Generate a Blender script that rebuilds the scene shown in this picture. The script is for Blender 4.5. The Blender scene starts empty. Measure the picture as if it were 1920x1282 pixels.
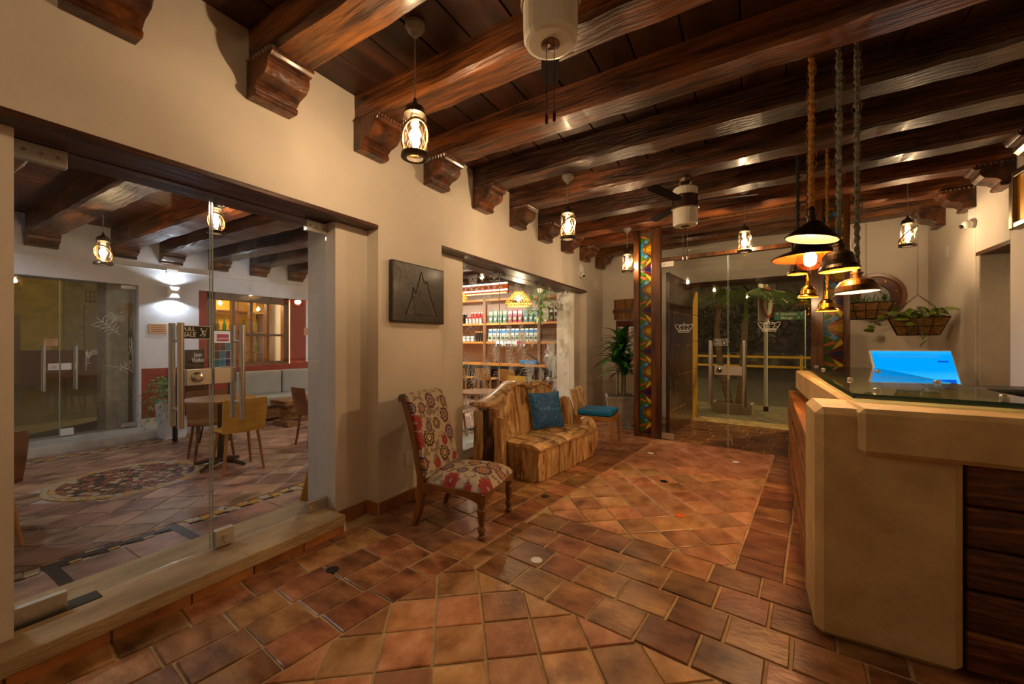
import bpy, math, random
from mathutils import Vector, Matrix
R = math.radians
rng = random.Random(7)
sc = bpy.context.scene
C = sc.collection
# ---------------------------------------------------------------- camera, world, exposure
cam = bpy.data.cameras.new('camera'); cam.lens = 14.19; cam.sensor_width = 36; cam.clip_start = .02
camo = bpy.data.objects.new('camera', cam); C.objects.link(camo)
camo.location = (0, 0, 1.35); camo.rotation_euler = (R(90), 0, R(30.34))
sc.camera = camo
sc.view_settings.view_transform = 'Standard'; sc.view_settings.look = 'None'
sc.cycles.max_bounces = 6; sc.cycles.diffuse_bounces = 3; sc.cycles.glossy_bounces = 3; sc.cycles.transparent_max_bounces = 10
sc.view_settings.exposure = 0.66; sc.view_settings.gamma = 1; sc.view_settings.use_curve_mapping = False
w = bpy.data.worlds.new('night_sky'); sc.world = w; w.use_nodes = True
w.node_tree.nodes['Background'].inputs[0].default_value = (.012, .013, .022, 1)
w.node_tree.nodes['Background'].inputs[1].default_value = .6
WARM = (1, .70, .40); TUNG = (1, .62, .30); COOL = (.82, .90, 1.0); SODIUM = (1, .66, .22)
def lamp(name, loc, power, col=WARM, rad=.03, parent=None, kind='POINT', **k):
    l = bpy.data.lights.new(name, kind); l.energy = power; l.color = col
    if kind in ('POINT', 'SPOT'): l.shadow_soft_size = rad
    for a, b in k.items(): setattr(l, a, b)
    o = bpy.data.objects.new(name, l); C.objects.link(o); o.location = loc; o.parent = parent
    return o
# ---------------------------------------------------------------- materials
MATS = {}
def M(name, c1, c2=None, rough=.5, metal=0, scale=5, st=(1, 1, 1), bump=0, bs=None, rnd=0, coat=0, c3=None,
      lo=.35, hi=.65, coords='Object', spec=.5, tint=None, dist=0, hue=0):
    m = bpy.data.materials.new(name); m.use_nodes = True; nt = m.node_tree; N = nt.nodes; L = nt.links
    b = N['Principled BSDF']
    b.inputs['Roughness'].default_value = rough; b.inputs['Metallic'].default_value = metal
    b.inputs['Coat Weight'].default_value = coat; b.inputs['Coat Roughness'].default_value = .15
    b.inputs['Specular IOR Level'].default_value = spec
    b.inputs['Base Color'].default_value = (*c1, 1)
    if c2 or bump or rnd:
        tc = N.new('ShaderNodeTexCoord'); oi = N.new('ShaderNodeObjectInfo')
        if coords == 'World':
            ge = N.new('ShaderNodeNewGeometry'); src = ge.outputs['Position']
        else: src = tc.outputs[coords]
        mul = N.new('ShaderNodeMath'); mul.operation = 'MULTIPLY'; mul.inputs[1].default_value = 37.3
        L.new(oi.outputs['Random'], mul.inputs[0])
        ad = N.new('ShaderNodeVectorMath'); L.new(src, ad.inputs[0]); L.new(mul.outputs[0], ad.inputs[1])
        mp = N.new('ShaderNodeMapping'); mp.inputs['Scale'].default_value = st; L.new(ad.outputs[0], mp.inputs[0])
        no = N.new('ShaderNodeTexNoise'); no.inputs['Scale'].default_value = scale; no.inputs['Detail'].default_value = 7
        no.inputs['Roughness'].default_value = .6; no.inputs['Distortion'].default_value = dist
        L.new(mp.outputs[0], no.inputs['Vector'])
        col = None
        if c2:
            cr = N.new('ShaderNodeValToRGB'); e = cr.color_ramp.elements
            e[0].position = lo; e[0].color = (*c1, 1); e[1].position = hi; e[1].color = (*c2, 1)
            if c3: x = e.new((lo+hi)/2); x.color = (*c3, 1)
            L.new(no.outputs['Fac'], cr.inputs[0]); col = cr.outputs[0]
        if rnd:
            hs = N.new('ShaderNodeHueSaturation')
            if col: L.new(col, hs.inputs['Color'])
            else: hs.inputs['Color'].default_value = (*c1, 1)
            ma = N.new('ShaderNodeMath'); ma.operation = 'MULTIPLY_ADD'; ma.inputs[1].default_value = rnd; ma.inputs[2].default_value = 1-rnd/2
            L.new(oi.outputs['Random'], ma.inputs[0]); L.new(ma.outputs[0], hs.inputs['Value'])
            if hue:
                mb = N.new('ShaderNodeMath'); mb.operation = 'MULTIPLY_ADD'; mb.inputs[1].default_value = hue; mb.inputs[2].default_value = .5-hue/2
                fr = N.new('ShaderNodeMath'); fr.operation = 'FRACT'; m7 = N.new('ShaderNodeMath'); m7.operation = 'MULTIPLY'; m7.inputs[1].default_value = 7.7
                L.new(oi.outputs['Random'], m7.inputs[0]); L.new(m7.outputs[0], fr.inputs[0]); L.new(fr.outputs[0], mb.inputs[0]); L.new(mb.outputs[0], hs.inputs['Hue'])
            col = hs.outputs[0]
        if col: L.new(col, b.inputs['Base Color'])
        if bump:
            bu = N.new('ShaderNodeBump'); bu.inputs['Strength'].default_value = bump; bu.inputs['Distance'].default_value = .01
            src2 = no.outputs['Fac']
            if bs:
                n2 = N.new('ShaderNodeTexNoise'); n2.inputs['Scale'].default_value = bs; n2.inputs['Detail'].default_value = 5
                L.new(mp.outputs[0], n2.inputs['Vector']); src2 = n2.outputs['Fac']
            L.new(src2, bu.inputs['Height']); L.new(bu.outputs[0], b.inputs['Normal'])
    MATS[name] = m; return m
def G(name, tint=(1, 1, 1), base=.04, rough=0, milk=0, gain=.96):
    """thin glass: transparent with a Schlick reflection"""
    m = bpy.data.materials.new(name); m.use_nodes = True; nt = m.node_tree; N = nt.nodes; L = nt.links
    N.remove(N['Principled BSDF']); out = N['Material Output']
    tr = N.new('ShaderNodeBsdfTransparent'); tr.inputs[0].default_value = (*tint, 1)
    gl = N.new('ShaderNodeBsdfGlossy'); gl.inputs['Roughness'].default_value = rough
    lw = N.new('ShaderNodeLayerWeight'); lw.inputs[0].default_value = .5
    p = N.new('ShaderNodeMath'); p.operation = 'POWER'; p.inputs[1].default_value = 5; L.new(lw.outputs['Facing'], p.inputs[0])
    a = N.new('ShaderNodeMath'); a.operation = 'MULTIPLY_ADD'; a.inputs[1].default_value = gain; a.inputs[2].default_value = base
    L.new(p.outputs[0], a.inputs[0])
    mx = N.new('ShaderNodeMixShader'); L.new(a.outputs[0], mx.inputs[0]); L.new(tr.outputs[0], mx.inputs[1]); L.new(gl.outputs[0], mx.inputs[2])
    res = mx.outputs[0]
    if milk:
        df = N.new('ShaderNodeBsdfDiffuse'); df.inputs[0].default_value = (.85, .85, .82, 1)
        m2 = N.new('ShaderNodeMixShader'); m2.inputs[0].default_value = milk; L.new(res, m2.inputs[1]); L.new(df.outputs[0], m2.inputs[2]); res = m2.outputs[0]
    L.new(res, out.inputs[0]); MATS[name] = m; return m
def EM(name, col, s, glassy=False):
    m = bpy.data.materials.new(name); m.use_nodes = True; nt = m.node_tree; N = nt.nodes; L = nt.links
    N.remove(N['Principled BSDF']); e = N.new('ShaderNodeEmission'); e.inputs[0].default_value = (*col, 1); e.inputs[1].default_value = s
    r = e.outputs[0]
    if glassy:
        t = N.new('ShaderNodeBsdfTransparent'); a = N.new('ShaderNodeAddShader'); L.new(r, a.inputs[0]); L.new(t.outputs[0], a.inputs[1]); r = a.outputs[0]
    L.new(r, N['Material Output'].inputs[0]); MATS[name] = m; return m
def P3(h, s=1.0):
    h = h.lstrip('#'); r = [int(h[i:i+2], 16)/255 for i in (0, 2, 4)]
    return tuple((c/12.92 if c <= .04045 else ((c+.055)/1.055)**2.4)*s for c in r)
M('plaster', (.68, .615, .53), (.74, .67, .58), rough=.85, scale=2.2, bump=.25, bs=9, coords='World')
M('rough_plaster', (.58, .53, .44), (.66, .60, .5), rough=.85, scale=5, bump=.9, bs=60, coords='World')
M('white_plaster', (.62, .63, .69), (.70, .71, .77), rough=.8, scale=3, bump=.5, bs=7, coords='World')
M('red_paint', P3('7c1a14'), P3('8a2418'), rough=.6, scale=4, bump=.3, bs=12)
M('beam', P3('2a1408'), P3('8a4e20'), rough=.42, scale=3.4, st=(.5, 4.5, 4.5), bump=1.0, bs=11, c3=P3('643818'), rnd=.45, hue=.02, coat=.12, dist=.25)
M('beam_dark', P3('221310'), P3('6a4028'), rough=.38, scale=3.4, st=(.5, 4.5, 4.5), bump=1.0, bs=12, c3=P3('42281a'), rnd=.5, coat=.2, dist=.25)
M('corbel', P3('2c160a'), P3('74421c'), rough=.4, scale=9, bump=.7, bs=22, rnd=.5, c3=P3('502a12'), coat=.2)
M('ceil_board', P3('241208'), P3('442410'), rough=.45, scale=2.4, st=(6, .5, 3), bump=.15, rnd=.45, hue=.012)
M('cafe_board', P3('3a2014'), P3('6a3e26'), rough=.45, scale=3, st=(8, .5, 3), bump=.15, rnd=.4)
M('lintel', P3('22120a'), P3('5c3218'), rough=.45, scale=4, st=(5, .5, 5), bump=.9, bs=8)
M('tile', P3('7c4c2e'), P3('d0a078'), rough=.30, scale=4.6, st=(1.5, 1, 1), bump=.3, bs=22, c3=P3('b28054'), rnd=.55, hue=.03, lo=.3, hi=.68, coords='World')
M('tile_border', P3('54301c'), P3('b8885c'), rough=.30, scale=4.8, st=(1.0, 1.7, 1), bump=.3, bs=22, c3=P3('92623c'), rnd=.7, hue=.03, lo=.3, hi=.7, coords='World')
M('tile_cafe', P3('64483c'), P3('b48a70'), rough=.42, scale=3, st=(2, 1, 1), bump=.25, bs=24, c3=P3('967460'), rnd=.5, hue=.03, coords='World')
M('grout', P3('a89068'), P3('c4ac80'), rough=.8, scale=14, bump=.4, coords='World')
M('grout_cafe', P3('a49c8e'), P3('bcb4a4'), rough=.8, scale=14, coords='World')
M('tile_base', P3('8e5228'), P3('b87c44'), rough=.4, scale=5, rnd=.5, coords='World')
M('travertine', P3('a08660'), P3('c8ae84'), rough=.6, scale=7, st=(1, .4, 2), bump=.6, bs=45, coords='World')
M('step_stone', P3('b4b0a6'), P3('ccc8bc'), rough=.6, scale=6, bump=.4, bs=30)
M('limestone', P3('b0925e'), P3('ceb27e'), rough=.55, scale=4.5, bump=.3, bs=40, c3=P3('c0a36e'), coords='World', lo=.3, hi=.7)
M('wood_block', P3('301404'), P3('8a5220'), rough=.4, scale=3.2, st=(1, 1, 9), bump=.6, c3=P3('5c300e'), rnd=.4, lo=.35, hi=.7, dist=1.2)
M('wood_side', P3('5a3414'), P3('b0763a'), rough=.4, scale=4, st=(3, .6, 6), bump=.6, c3=P3('85501f'), rnd=.35, dist=1)
M('burl', P3('2e1808'), P3('e4c48c'), rough=.24, scale=2.6, st=(4.2, 4.2, .8), bump=1.0, c3=P3('bc9056'), rnd=.35, lo=.29, hi=.6, coat=.5, dist=1.4)
M('burl_seat', P3('5a3a18'), P3('d0a868'), rough=.2, scale=4.5, st=(.6, 4.2, 3), bump=.8, c3=P3('ae8450'), rnd=.35, coat=.5, dist=.6, lo=.3, hi=.6)
M('bark', P3('1c120a'), P3('9a6a4a'), rough=.6, scale=6, st=(4, 4, .8), bump=1.0, c3=P3('4a2c14'), lo=.4, hi=.6)
M('chair_wood', P3('6b4116'), P3('8f5e26'), rough=.35, scale=5, st=(2, 2, .5), rnd=.2)
M('stool_wood', P3('a06a2c'), P3('b98340'), rough=.4, scale=4)
M('ply_yellow', P3('c08c28'), P3('dcae4c'), rough=.35, scale=3, st=(.5, 1, 4))
M('ply_brown', P3('6a4020'), P3('8a5a32'), rough=.4, scale=3, st=(.5, 1, 4))
M('table_wood', P3('8a6036'), P3('ab7d4c'), rough=.3, scale=3, st=(.6, 5, 1))
M('old_wood', P3('5c3c1c'), P3('94683a'), rough=.6, scale=4, st=(.6, 5, 5), bump=.5)
M('door_wood', P3('2c170c'), P3('5a3018'), rough=.25, scale=3, st=(4, 4, .5), bump=.4, coat=.3)
M('frame_wood', P3('2e180a'), P3('6a3e1c'), rough=.3, scale=4, st=(5, 5, .5), bump=.3, coat=.3)
M('win_wood', P3('3a1f10'), P3('5c3620'), rough=.4, scale=4, st=(4, 4, .6))
M('shelf_wood', P3('b2702a'), P3('cf8d3e'), rough=.5, scale=4, st=(.6, 4, 4))
M('post_wood', P3('6e4526'), P3('8a5c36'), rough=.5, scale=4, st=(4, 4, .6))
M('plank_sign', P3('5a340f'), P3('a06c28'), rough=.5, scale=5, st=(4, 4, .5), bump=.5, rnd=.3)
M('steel', (.70, .68, .65), rough=.25, metal=1)
M('satin', (.62, .60, .56), rough=.38, metal=1)
M('alu', (.60, .60, .62), rough=.4, metal=.9)
M('pewter', P3('8a7a66'), rough=.32, metal=1)
M('nickel', P3('8c7868'), rough=.25, metal=1)
M('black_metal', (.03, .026, .022), rough=.42, metal=.6)
M('dark_bronze', P3('3a2a1e'), rough=.35, metal=.85)
M('bronze', P3('6e5236'), rough=.33, metal=.95)
M('brass', P3('a87824'), rough=.25, metal=1)
M('copper_in', P3('b8561c'), rough=.35, metal=.7)
M('gold_in', P3('d69a30'), rough=.45, metal=.4)
M('white_in', (.5, .40, .25), rough=.5)
M('lantern_metal', P3('6a6054'), rough=.42, metal=.9)
M('blade', P3('1c0e06'), rough=.8, spec=.15)
M('rope_tan', P3('8a5a1e'), P3('c08a3a'), rough=.9, scale=60, bump=.8)
M('rope_grey', P3('6a6a60'), P3('9a988a'), rough=.9, scale=60, bump=.8)
M('rope_black', (.012, .012, .014), (.04, .04, .045), rough=.9, scale=60, bump=.8)
M('frosted', (.80, .76, .66), rough=.35, spec=.4)
M('white_plastic', (.75, .74, .72), rough=.4)
M('grey_plastic', (.35, .34, .33), rough=.5)
M('black_plastic', (.012, .012, .013), rough=.35)
M('concrete', P3('8a8070'), P3('a89c88'), rough=.85, scale=9, bump=.5, bs=70)
M('soil', P3('2a1a0e'), P3('4e341c'), rough=1, scale=40, bump=.6)
M('leaf', P3('1e4a14'), P3('3f7a24'), rough=.35, scale=6, st=(6, 1, 1), rnd=.5)
M('leaf_dark', P3('1a3018'), P3('3a5a30'), rough=.4, scale=6, rnd=.4)
M('leaf_var', P3('4a6a1a'), P3('9aa850'), rough=.35, scale=14, rnd=.4)
M('fern', P3('3c7432'), P3('78aa5c'), rough=.5, scale=10)
M('stem', P3('6a5a34'), P3('8a7848'), rough=.7, scale=12, st=(1, 1, 4))
M('palm_trunk', P3('6a5844'), P3('a08a70'), rough=.8, scale=2, st=(.5, .5, 14), bump=.4)
M('palm_shaft', P3('4a6a2a'), P3('6a8a3e'), rough=.5, scale=5)
M('cushion', P3('1a4a88'), P3('4aa0e0'), rough=.55, scale=9, c3=P3('1c5a94'), dist=3, bump=.2, lo=.35, hi=.7)
M('teal', P3('1076ae'), rough=.35)
M('red_base', P3('4a1610'), rough=.7)
M('upholstery', P3('8a8a84'), P3('969690'), rough=.5, scale=3)
M('yellow', P3('c89c10'), rough=.4)
M('rail_yellow', P3('b8900c'), rough=.6)
M('yellow_wall', P3('b8860a'), P3('d0a01e'), rough=.8, scale=16, bump=.6, bs=40, lo=.3, hi=.5)
M('asphalt', (.035, .034, .032), (.06, .058, .055), rough=.8, scale=30)
M('sidewalk', (.10, .09, .075), (.15, .135, .11), rough=.85, scale=6)
M('plaque', P3('1e150c'), P3('3c2e1c'), rough=.38, scale=3, bump=.3, bs=25, coat=.2)
M('plaque_deep', P3('140e08'), P3('6a5a44'), rough=.3, scale=60, bump=1, coat=.3)
M('print_black', (.008, .008, .008), rough=.4)
M('print_white', (.8, .8, .78), rough=.5)
M('magenta', P3('a8124a'), rough=.5)
M('sign_green', P3('0c6a5a'), rough=.4)
M('sign_red', P3('b8401c'), rough=.5)
M('sign_peach', P3('c89a74'), rough=.5)
M('etch', (.80, .84, .80), rough=.7)
M('facade', P3('6a6458'), P3('8a8272'), rough=.9, scale=3)
M('facade_yellow', P3('8a7a30'), P3('a8964a'), rough=.9, scale=3)
M('shutter', P3('6e665a'), rough=.6)
M('dark_foliage', P3('0e160c'), P3('24301a'), rough=.9, scale=5)
M('blind', P3('b89a5c'), rough=.9)
G('glass', (.93, .95, .94), base=.05)
G('chimney', (.97, .95, .92), base=.06)
G('globe', (.95, .90, .82), base=.07)
G('green_glass', (.75, .86, .80), base=.05)
M('glass_edge', P3('123f34'), rough=.05, spec=.8)
M('glass_rim', P3('a8b4aa'), rough=.15, spec=.8)
EM('bulb', (1, .80, .52), 14, True)
MATS['bulb'].cycles.emission_sampling = 'NONE'
EM('tube_light', (.95, .97, 1), 5).cycles.emission_sampling = 'NONE'
EM('cool_face', (.86, .93, 1), 6).cycles.emission_sampling = 'NONE'
# ---------------------------------------------------------------- mesh builder
class MB:
    def __init__(s): s.v = []; s.f = []
    def add(s, vs, fs):
        o = len(s.v); s.v += [tuple(p) for p in vs]; s.f += [tuple(i+o for i in f) for f in fs]; return s
    def box(s, x0, y0, z0, x1, y1, z1):
        if x0 > x1: x0, x1 = x1, x0
        if y0 > y1: y0, y1 = y1, y0
        if z0 > z1: z0, z1 = z1, z0
        return s.add([(x0, y0, z0), (x1, y0, z0), (x1, y1, z0), (x0, y1, z0), (x0, y0, z1), (x1, y0, z1), (x1, y1, z1), (x0, y1, z1)],
                     [(3, 2, 1, 0), (4, 5, 6, 7), (0, 1, 5, 4), (1, 2, 6, 5), (2, 3, 7, 6), (3, 0, 4, 7)])
    def hexa(s, b, t):
        return s.add(list(b)+list(t), [(3, 2, 1, 0), (4, 5, 6, 7), (0, 1, 5, 4), (1, 2, 6, 5), (2, 3, 7, 6), (3, 0, 4, 7)])
    def prism(s, poly, a, b, f=None):
        f = f or (lambda p, q, h: (p, q, h)); n = len(poly)
        return s.add([f(p[0], p[1], a) for p in poly]+[f(p[0], p[1], b) for p in poly],
                     [tuple(range(n-1, -1, -1)), tuple(range(n, 2*n))]+[(i, (i+1) % n, (i+1) % n+n, i+n) for i in range(n)])
    def lathe(s, prof, n=20, c=(0, 0, 0)):
        vs = []; fs = []
        for r, z in prof:
            for k in range(n):
                a = 2*math.pi*k/n; vs.append((c[0]+r*math.cos(a), c[1]+r*math.sin(a), c[2]+z))
        for i in range(len(prof)-1):
            for k in range(n):
                a = i*n+k; b = i*n+(k+1) % n; fs.append((a, b, b+n, a+n))
        if prof[0][0] > 1e-4: fs.append(tuple(range(n-1, -1, -1)))
        if prof[-1][0] > 1e-4: fs.append(tuple(range((len(prof)-1)*n, len(prof)*n)))
        return s.add(vs, fs)
    def shell(s, prof, n=24, c=(0, 0, 0), t=.003):
        """open lathe with thickness"""
        p2 = [(r, z) for r, z in prof]+[(max(r-t, .0005), z-t*.3) for r, z in reversed(prof)]
        vs = []; fs = []; m = len(p2)
        for r, z in p2:
            for k in range(n):
                a = 2*math.pi*k/n; vs.append((c[0]+r*math.cos(a), c[1]+r*math.sin(a), c[2]+z))
        for i in range(m):
            for k in range(n):
                a = i*n+k; b = i*n+(k+1) % n; j = ((i+1) % m)*n
                fs.append((a, b, j+(k+1) % n, j+k))
        return s.add(vs, fs)
    def tube(s, pts, r=.01, n=6, closed=False):
        pts = [Vector(p) for p in pts]; m = len(pts); vs = []; fs = []
        rr = r if isinstance(r, (list, tuple)) else [r]*m
        up = Vector((0, 0, 1)); prev = None
        for i, p in enumerate(pts):
            if closed: d = pts[(i+1) % m]-pts[i-1]
            else: d = pts[min(i+1, m-1)]-pts[max(i-1, 0)]
            d.normalize()
            if prev is None:
                a = d.cross(up if abs(d.z) < .9 else Vector((1, 0, 0))).normalized()
            else:
                a = (prev-d*prev.dot(d)); a = a.normalized() if a.length > 1e-6 else d.orthogonal().normalized()
            prev = a; b = d.cross(a)
            for k in range(n):
                t = 2*math.pi*k/n; vs.append(p+(a*math.cos(t)+b*math.sin(t))*rr[i])
        for i in range(m if closed else m-1):
            j = (i+1) % m
            for k in range(n): fs.append((i*n+k, i*n+(k+1) % n, j*n+(k+1) % n, j*n+k))
        if not closed: fs += [tuple(range(n-1, -1, -1)), tuple(range((m-1)*n, m*n))]
        return s.add(vs, fs)
    def ring(s, c, r, t, n=24, k=6, ax='z', sq=1):
        pts = []
        for i in range(n):
            a = 2*math.pi*i/n; p, q = r*math.cos(a), r*math.sin(a)*sq
            pts.append((c[0]+p, c[1]+q, c[2]) if ax == 'z' else (c[0]+p, c[1], c[2]+q) if ax == 'y' else (c[0], c[1]+p, c[2]+q))
        return s.tube(pts, t, k, True)
    def grid(s, nu, nv, fn, close_u=False):
        vs = [fn(i/nu, j/nv) for j in range(nv+1) for i in range(nu+1)]
        fs = [(j*(nu+1)+i, j*(nu+1)+i+1, (j+1)*(nu+1)+i+1, (j+1)*(nu+1)+i) for j in range(nv) for i in range(nu)]
        return s.add(vs, fs)
    def xf(s, mat):
        s.v = [tuple(mat @ Vector(p)) for p in s.v]; return s
    def mesh(s, name, smooth=False):
        me = bpy.data.meshes.new(name); me.from_pydata(s.v, [], s.f); me.update()
        if smooth: me.polygons.foreach_set('use_smooth', [True]*len(me.polygons))
        return me
    def build(s, name, mat, parent=None, smooth=False, bevel=0, loc=None, rz=0, seg=2, sub=0):
        o = bpy.data.objects.new(name, s.mesh(name, smooth)); C.objects.link(o)
        o.data.materials.append(MATS[mat]); o.parent = parent
        if loc: o.location = loc
        if rz: o.rotation_euler.z = rz
        if bevel:
            m = o.modifiers.new('bevel', 'BEVEL'); m.width = bevel; m.segments = seg; m.limit_method = 'ANGLE'; m.angle_limit = R(40)
        if sub:
            m = o.modifiers.new('sub', 'SUBSURF'); m.levels = sub; m.render_levels = sub
        return o
def tag(o, label, cat, group=None):
    o['label'] = label; o['category'] = cat
    if group: o['group'] = group
    return o
def T(name, label, cat, loc=(0, 0, 0), rz=0, group=None):
    o = bpy.data.objects.new(name, None); C.objects.link(o); o.location = loc; o.rotation_euler.z = rz
    o.empty_display_size = .1
    return tag(o, label, cat, group)
def S(o, label=None):
    o['kind'] = 'structure'
    if label: o['label'] = label
    return o
def SE(name, loc=(0, 0, 0), rz=0, label=None):
    o = bpy.data.objects.new(name, None); C.objects.link(o); o.location = loc; o.rotation_euler.z = rz
    return S(o, label)
def stuff(o): o['kind'] = 'stuff'; return o
def inst(src, parent, loc=(0, 0, 0), rot=(0, 0, 0), scale=(1, 1, 1)):
    o = src.copy(); C.objects.link(o); o.parent = parent; o.location = loc; o.rotation_euler = rot; o.scale = scale; return o
KIDS = lambda o: [c for c in C.objects if c.parent == o]
def copy_tree(o, parent=None, loc=None, rz=None, label=None):
    c = o.copy(); C.objects.link(c); c.parent = parent
    if loc is not None: c.location = loc
    if rz is not None: c.rotation_euler.z = rz
    if label: c['label'] = label
    for ch in o.children: copy_tree(ch, c)
    return c
def text(name, body, size, mat, parent, mtx, align='CENTER', bold=0, ext=.0006):
    cu = bpy.data.curves.new(name, 'FONT'); cu.body = body; cu.size = size; cu.align_x = align; cu.align_y = 'CENTER'; cu.extrude = ext; cu.offset = bold
    tmp = bpy.data.objects.new(name, cu); C.objects.link(tmp)
    bpy.context.view_layer.update()
    me = bpy.data.meshes.new_from_object(tmp.evaluated_get(bpy.context.evaluated_depsgraph_get()))
    bpy.data.objects.remove(tmp); bpy.data.curves.remove(cu)
    me.transform(mtx); me.materials.clear(); me.materials.append(MATS[mat])
    o = bpy.data.objects.new(name, me); C.objects.link(o); o.parent = parent; return o
def face(loc, right, up):
    """matrix whose x runs along right, y along up"""
    r = Vector(right).normalized(); u = Vector(up).normalized(); n = r.cross(u)
    m = Matrix.Identity(4)
    for i in range(3): m[i][0] = r[i]; m[i][1] = u[i]; m[i][2] = n[i]; m[i][3] = loc[i]
    return m
def clip(poly, a, b, c):
    """keep a*x+b*y<=c"""
    out = []
    for i in range(len(poly)):
        p, q = poly[i], poly[(i+1) % len(poly)]; dp = a*p[0]+b*p[1]-c; dq = a*q[0]+b*q[1]-c
        if dp <= 0: out.append(p)
        if dp*dq < 0:
            t = dp/(dp-dq); out.append((p[0]+(q[0]-p[0])*t, p[1]+(q[1]-p[1])*t))
    return out
def area(p): return abs(sum(p[i][0]*p[(i+1) % len(p)][1]-p[(i+1) % len(p)][0]*p[i][1] for i in range(len(p))))/2
ORD = ['first', 'second', 'third', 'fourth', 'fifth', 'sixth', 'seventh', 'eighth', 'ninth', 'tenth', 'eleventh', 'twelfth', 'thirteenth', 'fourteenth', 'fifteenth', 'sixteenth']
# ================================================================ lobby shell
LW = -2.49; RW = 2.03; A6 = R(-6.5); U = (math.cos(A6), math.sin(A6)); V = (-math.sin(A6), math.cos(A6))
def uvw(u, v): return (u*U[0]+v*V[0], u*U[1]+v*V[1])
def tile_obj(poly, mat, parent, dz=0, th=.016, ch=.004):
    cx = sum(p[0] for p in poly)/len(poly); cy = sum(p[1] for p in poly)/len(poly)
    q = [(p[0]-cx, p[1]-cy) for p in poly]; n = len(q); vs = []
    for (k, z) in ((1, -th), (1, -ch*.8), (None, 0)):
        for a, b in q:
            l = math.hypot(a, b); s = 1 if k else max(.5, 1-ch*1.6/max(l, .01))
            vs.append((a*s, b*s, z))
    fs = [tuple(range(2*n, 3*n))]+[(r*n+i, r*n+(i+1) % n, (r+1)*n+(i+1) % n, (r+1)*n+i) for r in (0, 1) for i in range(n)]
    return (vs, fs, (cx, cy, dz), mat)
def lay(tiles, parent, limit=300, names=('tile', 'tile_field')):
    """the tiles nearest the camera become parts, the rest one joined part per material"""
    def key(t):
        x, y = t[2][:2]; d = -.505*x+.863*y; l = .863*x+.505*y
        vis = d > .2 and abs(l/d) < 1.4
        return (0 if vis else 1, x*x+y*y)
    tiles.sort(key=key); rest = {}
    for i, (vs, fs, c, mat) in enumerate(tiles):
        if i < limit:
            b = MB(); b.add(vs, fs); b.build(names[0], mat, parent, loc=c)
        else:
            rest.setdefault(mat, MB()).add([(v[0]+c[0], v[1]+c[1], v[2]+c[2]) for v in vs], fs)
    for m, b in rest.items(): stuff(b.build(names[1], m, parent))
def orient(poly):
    s = sum(poly[i][0]*poly[(i+1) % len(poly)][1]-poly[(i+1) % len(poly)][0]*poly[i][1] for i in range(len(poly)))
    return poly if s > 0 else poly[::-1]
floor = S(MB().box(-2.95, -2.2, -.12, 2.4, 7.85, -.007).build('floor', 'grout'), 'terracotta tiled lobby floor')
tiles = []
def put(poly, mat, box):
    for (a, b, c) in ((1, 0, box[1]), (-1, 0, -box[0]), (0, 1, box[3]), (0, -1, -box[2])):
        poly = clip(poly, a, b, c)
        if len(poly) < 3: return
    poly = [uvw(*p) for p in poly]
    for (a, b, c) in ((1, 0, RW-.02), (-1, 0, 2.475), (0, -1, 2.15), (-U[1]*0+V[0], V[1], V[0]*LW+V[1]*7.79)):
        poly = clip(poly, a, b, c)
        if len(poly) < 3: return
    if area(poly) < .004: return
    cen = (sum(p[0] for p in poly)/len(poly), sum(p[1] for p in poly)/len(poly))
    poly = [(p[0]+(rng.random()-.5)*.006, p[1]+(rng.random()-.5)*.006) for p in poly]
    tiles.append(tile_obj(orient(poly), mat, floor, (rng.random()-.5)*.003))
def diag(box, org, mat='tile', s=.216, g=.0125):
    p = s+g; h = s/2
    for i in range(-30, 31):
        for j in range(-30, 31):
            cu = org[0]+(i-j)*p*.7071; cv = org[1]+(i+j)*p*.7071
            if box[0]-.3 < cu < box[1]+.3 and box[2]-.3 < cv < box[3]+.3:
                k = s*.7071; put([(cu-k, cv), (cu, cv-k), (cu+k, cv), (cu, cv+k)], mat, box)
def bond(box, along, rows, mat='tile_border', l=.245, g=.0125):
    u0, u1, v0, v1 = box
    wdt = ((v1-v0) if along == 'u' else (u1-u0))/rows
    for r in range(rows):
        a = (u0 if along == 'u' else v0)-rng.random()*l
        while a < (u1 if along == 'u' else v1):
            ll = l*(1+(rng.random()-.5)*.16)
            b0 = (v0 if along == 'u' else u0)+r*wdt
            q = [(a+g/2, b0+g/2), (a+ll-g/2, b0+g/2), (a+ll-g/2, b0+wdt-g/2), (a+g/2, b0+wdt-g/2)]
            if along == 'v': q = [(y, x) for x, y in q]
            put(q, mat, box); a += ll
bond((-3.4, -1.752, -2.6, 7.9), 'v', 8, l=.26)
diag((-1.745, .85, -2.6, 1.785), (-1.6, 1.63))
bond((-1.745, .85, 1.79, 2.72), 'u', 4)
diag((-1.745, -.39, 2.725, 5.75), (-.72, 3.9))
bond((-.385, .85, 2.725, 5.75), 'v', 5, l=.24)
bond((-1.745, 2.6, 5.755, 7.9), 'u', 9)
bond((.855, 2.6, -2.6, 5.75), 'v', 7)
lay(tiles, floor, 300)
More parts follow.
